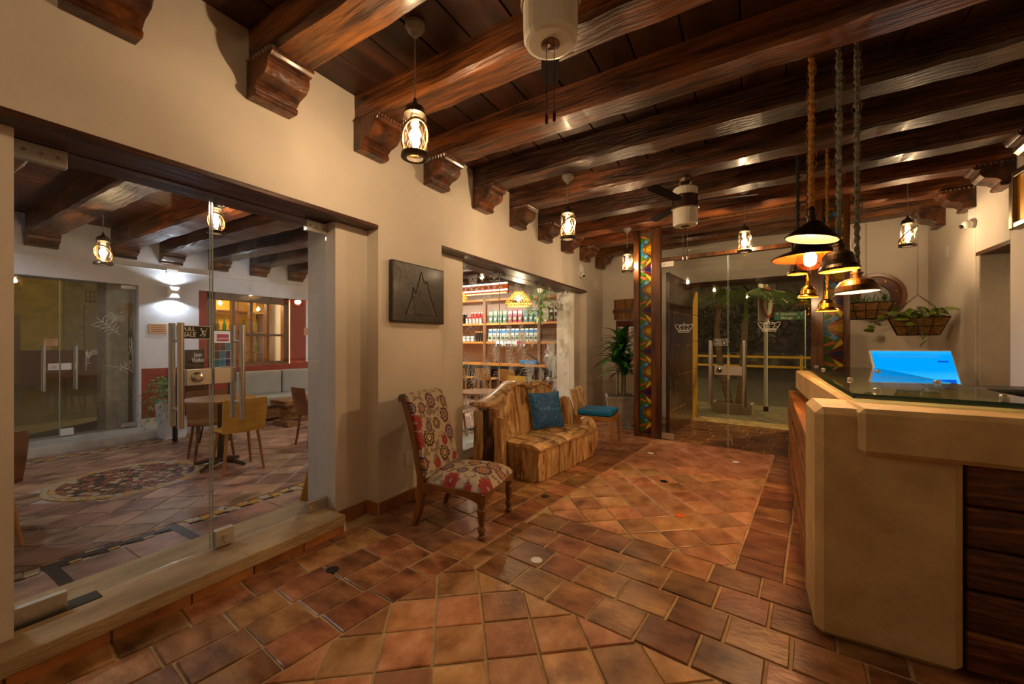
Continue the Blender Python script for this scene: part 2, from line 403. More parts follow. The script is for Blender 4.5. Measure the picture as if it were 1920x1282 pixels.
# walls
wl = MB()
wl.box(-2.95, -2.2, 2.25, LW, 7.95, 3.3)
wl.box(-2.95, -2.2, -.1, -2.62, .40, 2.25)
wl.box(-2.95, 1.905, -.1, -2.62, 3.44, 2.25); wl.box(-2.62, 2.19, -.1, LW, 2.944, 2.25)
wl.box(-2.95, 6.62, -.1, -2.62, 7.95, 2.25); wl.box(-2.62, 6.89, -.1, LW, 7.95, 2.25)
wl.box(-2.95, 3.44, -.1, -2.62, 6.62, .17); wl.box(-2.95, .40, -.1, -2.50, 1.905, .054)
S(wl.build('wall_left', 'plaster'), 'cream plastered wall with two glazed openings')
t = SE('trim_1', label='dark timber lintel boards over the glass doors')
for i, (a, b) in enumerate(((-2.486, -2.60), (-2.605, -2.735), (-2.74, -2.95))):
    MB().box(a, -.6, 2.232+.004*(i == 1), b, 2.19, 2.262).build('lintel_board', 'lintel', t, bevel=.004)
t = SE('trim_2', label='dark timber lintel boards over the etched window')
for i, (a, b) in enumerate(((-2.486, -2.60), (-2.605, -2.735), (-2.74, -2.95))):
    MB().box(a, 2.944, 2.232+.004*(i == 1), b, 6.89, 2.262).build('lintel_board', 'lintel', t, bevel=.004)
sl = MB().box(-2.462, .30, .055, -2.98, 1.875, .127)
S(sl.build('trim_3', 'travertine', bevel=.006), 'long worn travertine threshold under the glass doors')
S(MB().box(-2.60, 3.45, .17, -2.97, 6.62, .20).build('trim_4', 'step_stone', bevel=.004), 'pale stone sill under the etched window')
bb = SE('baseboard_left', label='terracotta skirting tiles along the left wall')
def skirt(x, y0, y1, z0, z1, along='y'):
    n = max(1, round((y1-y0)/.30)); l = (y1-y0)/n
    for i in range(n):
        a, b = y0+i*l+.004, y0+(i+1)*l-.004
        (MB().box(x, a, z0, x+.013, b, z1) if along == 'y' else MB().box(a, x, z0, b, x-.013, z1)).build('skirting_tile', 'tile_base', bb, bevel=.002)
skirt(-2.488, .05, 1.875, -.003, .053); skirt(-2.619, -.8, .30, 0, .095); skirt(-2.619, 1.89, 2.18, 0, .095); skirt(LW+.001, 2.19, 2.94, 0, .095)
skirt(-2.619, 2.95, 6.88, 0, .095); skirt(LW+.001, 6.9, 7.75, 0, .095); skirt(2.19, -2.62, -2.49, 0, .095, 'x')
wr = MB()
wr.box(RW, -2.2, -.1, RW+.5, 5.39, 3.3); wr.box(RW, 6.03, -.1, RW+.5, 7.8, 3.3); wr.box(RW, 5.39, 2.27, RW+.5, 6.03, 3.3); wr.box(RW+.42, 5.3, -.1, RW+.5, 6.1, 2.4)
S(wr.build('wall_right', 'plaster', bevel=.006), 'cream plastered wall with a deep doorway')
tr = SE('trim_5', label='rough plastered jamb and timber lintel of the right doorway')
MB().box(RW+.005, 5.97, 0, RW+.27, 6.035, 2.265).build('jamb', 'rough_plaster', tr, bevel=.01)
MB().box(RW+.002, 5.385, 2.235, RW+.42, 6.035, 2.28).build('lintel_board', 'lintel', tr)
S(MB().box(-2.95, -2.5, -.1, 2.53, -2.2, 3.3).build('wall_back', 'plaster'), 'plastered wall behind the reception')
fw = SE('wall_front', (-2.49, 7.81, 0), A6, 'cream plastered street wall with a wide doorway')
b = MB().box(-.5, 0, -.3, 1.505, .42, 3.3).box(3.32, 0, -.3, 4.9, .42, 3.3).box(1.505, 0, 2.36, 3.32, .42, 3.3)
b.build('plaster_wall', 'plaster', fw)
MB().box(1.5, -.004, 2.33, 3.33, .425, 2.372).build('lintel_board', 'lintel', fw)
MB().box(1.5, .02, -.12, 3.33, .5, -.005).build('threshold', 'travertine', fw)
zz = -.1
for hgt in (.42, .55, .5, .46, .44):
    MB().box(1.49, .10, zz, 1.645, .50, min(zz+hgt-.008, 2.35)).build('column_block', 'yellow_wall', fw, bevel=.008); zz += hgt
# ceiling: boards
ce = SE('ceiling', label='dark stained board ceiling of the lobby')
MB().box(-2.95, -2.2, 3.172, 2.5, 7.95, 3.3).build('ceiling_deck', 'ceil_board', ce)
x = LW
while x < RW:
    wdt = .235+rng.random()*.06
    MB().box(x+.005, -2.2, 3.145+rng.random()*.003, min(x+wdt-.005, RW+.02), 7.9, 3.171).build('ceiling_board', 'ceil_board', ce, bevel=.003, seg=1); x += wdt
# beams with corbels
CPROF = [(0, -.222), (.085, -.222), (.098, -.212), (.098, -.192), (.085, -.182), (.10, -.165), (.118, -.15), (.15, -.142), (.19, -.128), (.215, -.10), (.222, -.07), (.215, -.052), (.25, -.048), (.262, -.03), (.262, -.006), (0, -.006)]
def corbel(parent, x, sgn, y0, y1, z, sc=1, mat='corbel'):
    b = MB().prism([(p*sc, q*sc) for p, q in CPROF], y0, y1, lambda p, q, h: (x+sgn*p, h, z+q))
    o = b.build('corbel', mat, parent, bevel=.005)
    d = MB(); L = .262*sc; n = 9
    for i in range(n):
        a = y0+(y1-y0)*i/n; c = (y1-y0)/n
        d.add([(x+sgn*L, a, z-.004), (x+sgn*L, a+c, z-.004), (x+sgn*L, a+c/2, z-.03*sc), (x+sgn*(L+.014), a+c/2, z-.006)], [(0, 1, 3), (1, 2, 3), (2, 0, 3), (0, 2, 1)])
    for i in range(8):
        for yy, s2 in ((y0, -1), (y1, 1)):
            a = x+sgn*L*i/8; c = sgn*L/8
            d.add([(a, yy, z-.004), (a+c, yy, z-.004), (a+c/2, yy, z-.03*sc), (a+c/2, yy+s2*.012, z-.006)], [(0, 1, 3), (1, 2, 3), (2, 0, 3), (0, 2, 1)])
    d.build('dentil_trim', mat, o)
def beam(y, yr, x0, x1, z0, z1, w, label, mat, group, csc=1, cl=True, crr=True, cmat='corbel'):
    ang = math.atan2(yr-y, x1-x0); L = math.hypot(yr-y, x1-x0)
    t = T('ceiling_beam', label, 'beam', (x0, y, 0), ang, group)
    n = 30; vs = []; fs = []; r = random.Random(int(y*1000))
    for i in range(n+1):
        xx = -.03+(L+.06)*i/n
        k = [(r.random()-.5)*.014 for _ in range(8)]; sg = math.sin(i*.23+y)*.006
        ring = [(0, z0+.022), (.022, z0), (w-.022, z0), (w, z0+.022), (w, z1), (0, z1)]
        for j, (a, c) in enumerate(ring): vs.append((xx, a+k[j]*.8+sg, c+(k[(j+3) % 8] if j < 4 else 0)))
    for i in range(n):
        for j in range(6): fs.append((i*6+j, i*6+(j+1) % 6, (i+1)*6+(j+1) % 6, (i+1)*6+j))
    fs += [tuple(range(5, -1, -1)), tuple(range(n*6, n*6+6))]
    fs = [f[::-1] for f in fs]
    MB().add(vs, fs).build('timber', mat, t)
    if cl: corbel(t, 0, 1, -.005, w+.005, z0+.01, csc, cmat)
    if crr: corbel(t, L, -1, -.005, w+.005, z0+.01, csc, cmat)
    return t
YB = [-1.70, -.97, -.235, .5, 1.235, 1.965, 2.70, 3.44, 4.195, 4.965, 5.75, 6.54, 7.36]
for i, y in enumerate(YB):
    k = len(YB)-1-i
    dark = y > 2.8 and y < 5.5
    vis = {0: 'last', }.get(k)
    lab = ('reddish' if 1 < y < 1.5 else 'dark' if dark else 'brown')+' hewn timber lobby ceiling beam on carved corbels, '+('nearest the street wall' if k == 0 else ORD[k]+' from the street wall')
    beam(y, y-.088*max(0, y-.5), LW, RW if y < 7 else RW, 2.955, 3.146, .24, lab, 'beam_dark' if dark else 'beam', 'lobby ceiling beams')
# ================================================================ glass doors to the cafe
def door_leaf(name, y0, y1, hinge, label):
    d = SE(name, (-2.72, 0, 0), 0, label)
    MB().box(-.006, y0+.003, .14, .006, y1-.003, 2.205).build('glass_pane', 'glass', d)
    e = MB(); ys = y1-.004 if hinge == 'l' else y0+.004
    e.box(-.0055, ys-.002, .14, .0055, ys+.002, 2.205).build('glass_edge', 'glass_rim', d)
    h0, h1 = (y0+.003, y0+.165) if hinge == 'l' else (y1-.165, y1-.003)
    for z0, z1 in ((2.145, 2.222), (.128, .205)):
        p = MB().box(-.018, h0, z0, .018, h1, z1).build('hinge_plate', 'satin', d, bevel=.002)
        s_ = MB()
        for yy in (h0+.03, (h0+h1)/2, h1-.03): s_.lathe([(.009, -.004), (.009, .002), (.004, .004)], 10)
        s_.v = []; s_.f = []
        for yy in (h0+.03, (h0+h1)/2, h1-.03): s_.tube([(.017, yy, (z0+z1)/2), (.0205, yy, (z0+z1)/2)], .008, 8)
        s_.build('screws', 'steel', p)
    a0, a1 = (y1-.125, y1-.005) if hinge == 'l' else (y0+.005, y0+.125)
    lp = MB().box(-.02, a0, 1.105, .02, a1, 1.195).build('lock_plate', 'satin', d, bevel=.002)
    if hinge == 'l':
        MB().lathe([(.030, 0), (.030, .006), (.022, .014), (.020, .024), (.012, .026), (0, .026)], 20).xf(Matrix.Translation((.02, (a0+a1)/2-.01, 1.15)) @ Matrix.Rotation(R(90), 4, 'Y')).build('lock_knob', 'steel', lp, smooth=False)
    else:
        q = MB().box(-.02, y0+.01, .135, .02, y0+.11, .235).build('bolt_plate', 'satin', d, bevel=.002)
        MB().tube([(.022, y0+.06, .15), (.022, y0+.06, .20)], .007, 8).tube([(.02, y0+.05, .18), (.036, y0+.05, .18)], .006, 8).build('bolt', 'steel', q)
    hy = y1-.165 if hinge == 'l' else y0+.14
    for sx in (1, -1):
        hd = MB().tube([(sx*.055, hy, .88), (sx*.055, hy, 1.455)], .016, 14).build('handle', 'steel', d)
        MB().tube([(0, hy, .98), (sx*.055, hy, .98)], .008, 8).tube([(0, hy, 1.355), (sx*.055, hy, 1.355)], .008, 8).build('standoff', 'steel', hd)
    return d
d1 = door_leaf('door_1', .405, 1.15, 'l', 'frameless glass door leaf with round lock beside the pull sign')
d2 = door_leaf('door_2', 1.155, 1.90, 'r', 'frameless glass door leaf with bolt plate near the pier')
def pull_sign(parent, c, right, wd, ht, two=('PULL', 'HALE')):
    """white bordered black sign with lettering and a figure pulling a door"""
    m = face(c, right, (0, 0, 1)); n = Vector(right).normalized().cross(Vector((0, 0, 1)))
    a = MB().prism([(-wd/2, -ht/2), (wd/2, -ht/2), (wd/2, ht/2), (-wd/2, ht/2)], 0, .003).xf(m).build('pull_sign', 'print_white', parent)
    b = ht*.05
    MB().prism([(-wd/2+b, -ht/2+b), (wd/2-b, -ht/2+b), (wd/2-b, ht/2-b), (-wd/2+b, ht/2-b)], .003, .004).xf(m).build('sign_face', 'print_black', a)
    mm = m @ Matrix.Translation((0, 0, .0045))
    text('lettering', two[0], ht*.38, 'print_white', a, mm @ Matrix.Translation((-wd*.15, ht*.22, 0)), bold=.0006)
    text('lettering', two[1], ht*.38, 'print_white', a, mm @ Matrix.Translation((-wd*.15, -ht*.22, 0)), bold=.0006)
    f = MB().box(-wd*.36, -.0012*ht/.07, 0, wd*.08, .0012*ht/.07, .0006)
    k = ht/.07; X0 = wd*.30
    def st(p, q, r): f.tube([(X0+p[0]*k, p[1]*k, 0), (X0+q[0]*k, q[1]*k, 0)], r*k, 5)
    f.lathe([(.0045*k, -.0004), (.0045*k, .0004)], 8, (X0-.013*k, .018*k, 0))
    st((-.010, .012), (-.004, -.004), .0035); st((-.009, .010), (.006, .006), .002); st((-.004, -.004), (-.012, -.014), .0025); st((-.012, -.014), (-.018, -.020), .002); st((-.004, -.004), (.002, -.014), .0025); st((.002, -.014), (-.002, -.023), .002)
    f.tube([(X0+.004*k, -.02*k, 0), (X0+.0085*k, -.006*k, 0), (X0+.0085*k, .008*k, 0), (X0+.014*k, .024*k, 0)], .0012*k, 5)
    f.xf(mm).build('pictogram', 'print_white', a)
pull_sign(d1, (.008, 1.062, 1.405), (0, 1, 0), .165, .075)
tag(MB().box(-2.72-.045, .40, .124, -2.72+.045, .68, .131).build('floor_spring', 'black_metal'), 'black floor spring plate on the travertine threshold', 'door closer')
# ================================================================ etched window
win = SE('window_1', (-2.72, 0, 0), 0, 'three fixed panes of glass etched with plants')
er = random.Random(3)
def etch_lines(y0, y1, n, z0, z1, seed):
    e = MB(); r = random.Random(seed)
    def ln(pts, wd=.0018): e.tube([(0.0075, a, b) for a, b in pts], wd, 4)
    for i in range(n):
        y, z = y0+r.random()*(y1-y0), z0+r.random()**1.35*(z1-z0); k = r.random()
        if k < .45:
            a = r.random()*6.28; pts = [(y, z)]
            for s_ in range(r.randint(5, 11)):
                a += (r.random()-.5)*1.7; y += math.cos(a)*.035; z += math.sin(a)*.035
                pts.append((min(max(y, y0+.01), y1-.01), min(max(z, z0), z1)))
            ln(pts)
        elif k < .8:
            a = r.uniform(.4, 2.7); L = r.uniform(.12, .4)
            for s_ in range(r.randint(4, 7)):
                t_ = (s_+1)/7*L; py, pz = y+math.cos(a)*t_, z+math.sin(a)*t_
                for q in (-1, 1):
                    b_ = a+q*.8; ln([(min(max(py, y0+.01), y1-.01), pz), (min(max(py+math.cos(b_)*.06, y0+.01), y1-.01), pz+math.sin(b_)*.06), (min(max(py+math.cos(b_+.3*q)*.11, y0+.01), y1-.01), pz+math.sin(b_+.3*q)*.10)], .0024)
            ln([(y, z), (min(max(y+math.cos(a)*L, y0+.01), y1-.01), z+math.sin(a)*L)])
        else:
            for s_ in range(r.randint(5, 9)):
                yy = y+s_*.022
                if yy < y1-.02: ln([(yy, z), (yy+.004, z-.06-.05*r.random()), (yy-.004, z-.14-.08*r.random())], .002)
    return e
for i, (a, c) in enumerate(((3.44, 4.33), (4.338, 5.46), (5.468, 6.615))):
    p = MB().box(-.005, a, .20, .005, c, 2.24).build('glass_pane', 'glass', win)
    stuff(etch_lines(a, c, int(60*(c-a)), .32, 2.15, i+2).build('etching', 'etch', p))
    if i: MB().box(-.006, a-.006, .2, .006, a-.002, 2.24).build('glass_edge', 'glass_rim', p)
    for yy in (a+.1, c-.1): MB().box(-.014, yy-.025, 2.19, .014, yy+.025, 2.232).build('clamp', 'satin', p)
# ================================================================ entrance screen
SO = (-1.423, 5.955, 0)
STP = [  # stained motif, half period, unit = panel width
    ('indigo', [(0, 0), (1, 0), (1, .17)]), ('indigo', [(.35, .055), (1, .17), (1, .26), (.42, .10)]),
    ('maroon', [(.06, .012), (.42, .11), (1, .27), (1, .64), (.5, .30)]),
    ('yel', [(.44, .26), (1, .66), (.9, .98), (.62, .62)]),
    ('green', [(0, .03), (.42, .24), (.6, .62), (0, .46)]), ('orange', [(0, .48), (.6, .66), (.52, .84), (0, .60)]),
    ('green', [(0, .62), (.5, .86), (.34, 1.02), (.1, 1.17), (0, 1.17)]), ('olive', [(.64, .66), (.88, 1.0), (.76, 1.06), (.55, .86)]),
    ('sky', [(.55, .88), (.76, 1.07), (.55, 1.24), (.35, 1.06)]),
    ('teal_g', [(0, 1.19), (.12, 1.18), (.33, 1.08), (.46, 1.20), (.25, 1.5), (0, 1.44)]), ('teal_g', [(0, 1.46), (.24, 1.52), (.22, 1.66), (0, 1.66)]),
    ('brown', [(.92, .98), (1, .72), (1, 1.08), (.56, 1.34), (.5, 1.24), (.78, 1.06)]),
    ('rust', [(.48, 1.24), (.56, 1.36), (.40, 1.48), (.27, 1.5)]),
    ('amber', [(1, 1.10), (1, 1.34), (.54, 1.52), (.42, 1.48)]), ('gold', [(1, 1.36), (1, 1.66), (.5, 1.66), (.56, 1.52)]), ('amber', [(.24, 1.66), (.27, 1.53), (.52, 1.52), (.48, 1.66)])]
for n_, h_ in dict(indigo='1c1440', maroon='5c1220', yel='c8aa28', green='37580f', orange='a85a1c', olive='50701a', sky='4a86b8', teal_g='13647a', brown='5a3214', rust='7a3018', amber='8a5a12', gold='a88a14').items():
    M('st_'+n_, P3(h_), rough=.14, rnd=.3, spec=.6, bump=.1, bs=20)
PIECES = {}
def stained(x0, posts, label, name='stained_glass_panel'):
    t = T(name, label, 'stained glass', (SO[0]+x0*U[0], SO[1]+x0*U[1], 0), A6, 'stained glass panels beside the entrance')
    (pa, pb, pc, pd) = posts; wd = pc-pb
    for a, c in ((pa, pb), (pc, pd)): MB().box(a, -.045, 0, c, .045, 2.95).build('post', 'frame_wood', t, bevel=.005)
    MB().box(pb, -.012, 0, pc, .012, .05).build('rail', 'frame_wood', t); MB().box(pb, -.012, 2.90, pc, .012, 2.95).build('rail', 'frame_wood', t)
    bk = MB().box(pb, -.002, .04, pc, .004, 2.92).build('leading', 'lantern_metal', t)
    half = wd*1.66; per = 2*half; z = 2.958
    while z > -.3:
        for sg in (1, -1):
            for i, (cn, pl) in enumerate(STP):
                zs = [z-sg*q*wd for p, q in pl]
                if min(zs) < .05 or max(zs) > 2.90: continue
                key = (i, sg)
                cx = sum(p for p, q in pl)/len(pl); cz = sum(q for p, q in pl)/len(pl)
                if key not in PIECES:
                    b = MB(); k = 1-.0025/ (wd*.25)
                    b.prism([((p-cx)*wd*.955, -sg*(q-cz)*wd*.955) for p, q in pl], -.004, .001, lambda p, q, h: (p, h, q))
                    PIECES[key] = b.build('glass_piece', 'st_'+cn, t, loc=(pb+cx*wd, -.003, z-sg*cz*wd))
                else: inst(PIECES[key], t, (pb+cx*wd, -.003, z-sg*cz*wd))
        z -= per
    return t
stained(0, (0, .075, .25, .375), 'tall stained glass panel in dark timber posts beside the potted plant')
stained(2.055, (0, .115, .29, .345), 'tall stained glass panel in dark timber posts behind the counter')
sn = SE('door_frame', SO, A6, 'timber header and transom over the entrance doors'); sn.name = 'trim_6'
MB().box(.375, -.04, 2.462, 2.055, .04, 2.512).build('header', 'frame_wood', sn, bevel=.004)
MB().box(.375, -.005, 2.512, 2.055, .005, 2.96).build('transom_pane', 'glass', sn)
MB().box(.375, -.04, 2.945, 2.055, .04, 3.1).build('head_rail', 'frame_wood', sn)
def crown(parent, cx, cz, wd):
    k = wd/.25; e = MB(); y = -.0085
    def ln(p, r=.0032): e.tube([(cx+a*k, y, cz+b*k) for a, b in p], r*k, 5)
    def arc(x0, z0, x1, z1, bulge, n=8):
        return [(x0+(x1-x0)*i/n+bulge[0]*math.sin(math.pi*i/n), z0+(z1-z0)*i/n+bulge[1]*math.sin(math.pi*i/n)) for i in range(n+1)]
    ln([(-.075, -.065), (.075, -.065)]); ln([(-.08, -.048), (.08, -.048)], .004); ln([(-.075, -.035), (.075, -.035)])
    ln(arc(-.08, -.035, -.02, .015, (-.06, .05))); ln(arc(.08, -.035, .02, .015, (.06, .05)))
    ln(arc(-.045, -.035, 0, .03, (-.03, .035))); ln(arc(.045, -.035, 0, .03, (.03, .035)))
    ln([(0, -.035), (0, .03)]); ln([(0, .03), (0, .062)], .003); ln([(-.012, .048), (.012, .048)], .003)
    for q in (-.08, -.04, 0, .04, .08): e.lathe([(.0065*k, -.001), (.0065*k, .001)], 8, (cx+q*k, 0, 0)) if False else ln([(q, -.016), (q, -.009)], .007)
    return e.build('etched_crown', 'etch', parent)
def front_leaf(name, x0, x1, hinge, label):
    d = SE(name, SO, A6, label)
    MB().box(x0+.004, -.006, .02, x1-.004, .006, 2.455).build('glass_pane', 'glass', d)
    xe = x1-.004 if hinge == 'l' else x0+.004
    MB().box(xe-.002, -.0055, .02, xe+.002, .0055, 2.455).build('glass_edge', 'glass_rim', d)
    h0, h1 = (x0+.004, x0+.17) if hinge == 'l' else (x1-.17, x1-.004)
    for z0 in (2.385, .015):
        p = MB().box(h0, -.018, z0, h1, .018, z0+.075).build('hinge_plate', 'satin', d, bevel=.002)
        s_ = MB()
        for q in (.25, .5, .75): s_.tube([(h0+(h1-h0)*q, -.017, z0+.037), (h0+(h1-h0)*q, -.021, z0+.037)], .008, 8)
        s_.build('screws', 'steel', p)
    a0, a1 = (x1-.155, x1-.004) if hinge == 'l' else (x0+.004, x0+.155)
    lp = MB().box(a0, -.02, .93, a1, .02, 1.045).build('lock_plate', 'satin', d, bevel=.002)
    if hinge == 'l': MB().lathe([(.034, 0), (.034, .006), (.022, .018), (.012, .024), (0, .024)], 18).xf(Matrix.Translation(((a0+a1)/2-.02, -.02, .987)) @ Matrix.Rotation(R(90), 4, 'X')).build('lock_knob', 'nickel', lp)
    hx = x1-.20 if hinge == 'l' else x0+.18
    for sy in (-1, 1):
        hd = MB().tube([(hx, sy*.05, .54), (hx, sy*.05, 1.37)], .017, 12).build('handle', 'steel', d)
        MB().tube([(hx, 0, .66), (hx, sy*.05, .66)], .008, 8).tube([(hx, 0, 1.25), (hx, sy*.05, 1.25)], .008, 8).build('standoff', 'steel', hd)
    crown(d, (x0+.30) if hinge == 'l' else x1-.40, 1.545, .25)
    return d
d3 = front_leaf('door_3', .379, 1.208, 'l', 'glass street door leaf with pull sign and etched crown')
d4 = front_leaf('door_4', 1.212, 2.05, 'r', 'glass street door leaf nearest the counter with etched crown')
pull_sign(d3, (1.125, -.008, 1.345), (1, 0, 0), .15, .085)
MB().tube([(1.26, -.02, .05), (1.26, -.02, .17)], .011, 8).tube([(1.26, -.02, .09), (1.26, -.05, .09)], .008, 8).build('floor_bolt', 'steel', d4)
# open studded street gate
gt = T('street_gate', 'open dark timber gate leaf with brass studs in the entrance porch', 'gate', (-.985, 6.02, 0), R(84))
for i in range(6):
    MB().box(i*.235, -.03, .03, i*.235+.231, .02, 2.33).build('plank', 'door_wood', gt, bevel=.004)
sd = MB().lathe([(.016, 0), (.014, .008), (.007, .013), (0, .014)], 8).xf(Matrix.Rotation(R(90), 4, 'X'))
s0 = None
for z in (.35, .85, 1.3, 1.78, 2.18):
    for i in range(10):
        lc = (.08+i*.14, -.03, z)
        if s0 is None: s0 = sd.build('brass_stud', 'brass', gt, loc=lc)
        else: inst(s0, gt, lc)
# ================================================================ lanterns
def lantern(label, x, y, ztop, zbot, power, group='hanging lanterns'):
    t = T('pendant_lantern', label, 'lantern', (x, y, 0), 0, group)
    zc = zbot+.32
    MB().lathe([(.055, ztop), (.055, ztop-.02), (.04, ztop-.045), (.022, ztop-.06), (.012, ztop-.075), (0, ztop-.076)], 18).build('canopy', 'grey_plastic', t, smooth=False)
    MB().tube([(0, 0, ztop-.07), (0, 0, zc)], .0035, 6).build('cord', 'grey_plastic', t)
    MB().lathe([(.008, zc+.02), (.012, zc-.005), (.03, zc-.022), (.05, zc-.034), (.052, zc-.05), (.046, zc-.055), (.06, zc-.063), (.06, zc-.075), (.042, zc-.08), (0, zc-.08)], 20).build('cap', 'lantern_metal', t)
    MB().lathe([(.02, zc-.08), (.024, zc-.13), (.018, zc-.14), (0, zc-.14)], 14).build('socket', 'white_plastic', t)
    MB().shell([(.046, zc-.08), (.052, zc-.12), (.054, zc-.2), (.05, zc-.29)], 20, t=.0015).build('glass_chimney', 'chimney', t, smooth=True)
    MB().lathe([(.012, zc-.135), (.016, zc-.15), (.029, zc-.175), (.031, zc-.19), (.026, zc-.208), (.012, zc-.22), (0, zc-.223)], 14).build('bulb', 'bulb', t, smooth=True)
    MB().shell([(.062, zbot+.03), (.076, zbot+.026), (.078, zbot+.004), (.07, zbot), (.05, zbot+.002), (.047, zbot+.02)], 24, t=.004).build('base_ring', 'lantern_metal', t)
    g = MB()
    for k in range(4):
        a = k*math.pi/2+.5
        g.tube([(r*math.cos(a), r*math.sin(a), z) for r, z in ((.055, zc-.07), (.068, zc-.1), (.064, zc-.16), (.066, zc-.23), (.07, zbot+.028))], .0022, 5)
        b = a+math.pi/2
        g.tube([(.058*math.cos(a+(b-a)*q), .058*math.sin(a+(b-a)*q), zc-.09-.19*q) for q in (0, .25, .5, .75, 1)], .0016, 4)
        g.tube([(.058*math.cos(b+(a-b)*q), .058*math.sin(b+(a-b)*q), zc-.09-.19*q) for q in (0, .25, .5, .75, 1)], .0016, 4)
    g.build('wire_guard', 'lantern_metal', t)
    pts = []
    for k in range(26):
        a = 2*math.pi*k/26; pts.append((.072*math.cos(a), .072*math.sin(a), zc-.20+.075*math.cos(a+.6)))
    MB().tube(pts, [.0065+.0012*(k % 2) for k in range(26)], 6, True).build('rope_ring', 'rope_tan', t)
    lamp('bulb_light', (0, 0, zc-.19), power, WARM, .022, t)
    return t
lantern('wire guarded lantern hanging near the corbel above the glass doors', -1.625, 1.691, 3.145, 2.385, 20)
lantern('wire guarded lantern hanging in front of the etched window', -1.505, 3.64, 2.957, 2.34, 24)
lantern('wire guarded lantern hanging over the potted plant', -1.475, 5.741, 2.957, 2.335, 15)
lantern('wire guarded lantern hanging before the entrance transom', -.04, 5.52, 3.145, 2.41, 18)
lantern('wire guarded lantern hanging by the right hand plant basket', 1.50, 5.976, 3.145, 2.39, 15)
lantern('wire guarded lantern hanging behind the camera on the left', -1.5, -.6, 3.145, 2.4, 7)
lantern('wire guarded lantern hanging behind the camera on the right', 1.2, -.9, 3.145, 2.4, 6)
# ================================================================ ceiling fans
def fan(label, x, y, ztop, zb, az):
    t = T('ceiling_fan', label, 'ceiling fan', (x, y, 0), 0, 'ceiling fans')
    MB().lathe([(.062, ztop), (.066, ztop-.012), (.06, ztop-.045), (.035, ztop-.07), (.018, ztop-.078), (0, ztop-.078)], 24).build('canopy', 'nickel', t)
    MB().tube([(0, 0, ztop-.07), (0, 0, zb+.36)], .012, 10).build('stem', 'nickel', t)
    MB().lathe([(.02, zb+.375), (.105, zb+.37), (.113, zb+.36), (.115, zb+.285)], 28).build('upper_glass', 'frosted', t, smooth=False)
    MB().lathe([(.117, zb+.29), (.123, zb+.285), (.123, zb+.185), (.127, zb+.18), (.127, zb+.168), (.12, zb+.16)], 28).build('motor_band', 'nickel', t)
    MB().lathe([(.115, zb+.165), (.114, zb+.06), (.112, zb+.02), (.104, zb+.004), (.09, zb), (0, zb)], 28).build('lower_glass', 'frosted', t, smooth=False)
    MB().lathe([(.04, zb+.001), (.04, zb-.006), (.016, zb-.01), (.012, zb-.022), (0, zb-.024)], 18).build('finial', 'nickel', t)
    for s_ in (-.018, .018):
        c = MB().tube([(s_, 0, zb-.005), (s_, 0, zb-.29)], .0022, 5).build('pull_chain', 'nickel', t)
        MB().lathe([(.002, zb-.285), (.007, zb-.30), (.007, zb-.33), (0, zb-.333)], 8, (s_, 0, 0)).build('chain_pull', 'nickel', c)
    for k in range(3):
        a = az+k*2.0944
        b = MB().prism([(.10, -.025), (.2, -.042), (.58, -.05), (.62, -.03), (.62, .03), (.58, .05), (.2, .042), (.10, .025)], -.003, .003, lambda p, q, h: (p, q, h+q*.18))
        b.xf(Matrix.Translation((0, 0, zb+.235)) @ Matrix.Rotation(a, 4, 'Z')).build('blade', 'blade', t)
    return t
fan('ceiling fan with frosted drum cut by the top edge', -.72, 1.55, 3.145, 2.605, R(115))
fan('ceiling fan with frosted drum before the entrance transom', -.534, 4.28, 2.957, 2.488, R(10))
# ================================================================ rope pendants over the counter
def rope(pts, r, jit, seed, fringe=0):
    q = random.Random(seed); b = MB(); (x0, y0, z0), (x1, y1, z1) = pts
    n = max(20, int(abs(z0-z1)/.014)); P_ = []; rr = []
    for i in range(n+1):
        f = i/n; a = i*1.9; o = jit*.7
        P_.append((x0+(x1-x0)*f+math.cos(a)*o, y0+(y1-y0)*f+math.sin(a)*o, z0+(z1-z0)*f)); rr.append(r*(1+(q.random()-.4)*.6))
    b.tube(P_, rr, 7)
    for i in range(fringe):
        f = q.random(); a = q.random()*6.28; z = z0+(z1-z0)*f; d = r+.006+.012*q.random()
        b.tube([(x0+r*math.cos(a), y0+r*math.sin(a), z), (x0+d*math.cos(a), y0+d*math.sin(a), z-.012), (x0+d*.9*math.cos(a+.5), y0+d*.9*math.sin(a+.5), z-.03-.02*q.random())], .0012, 4)
    return b
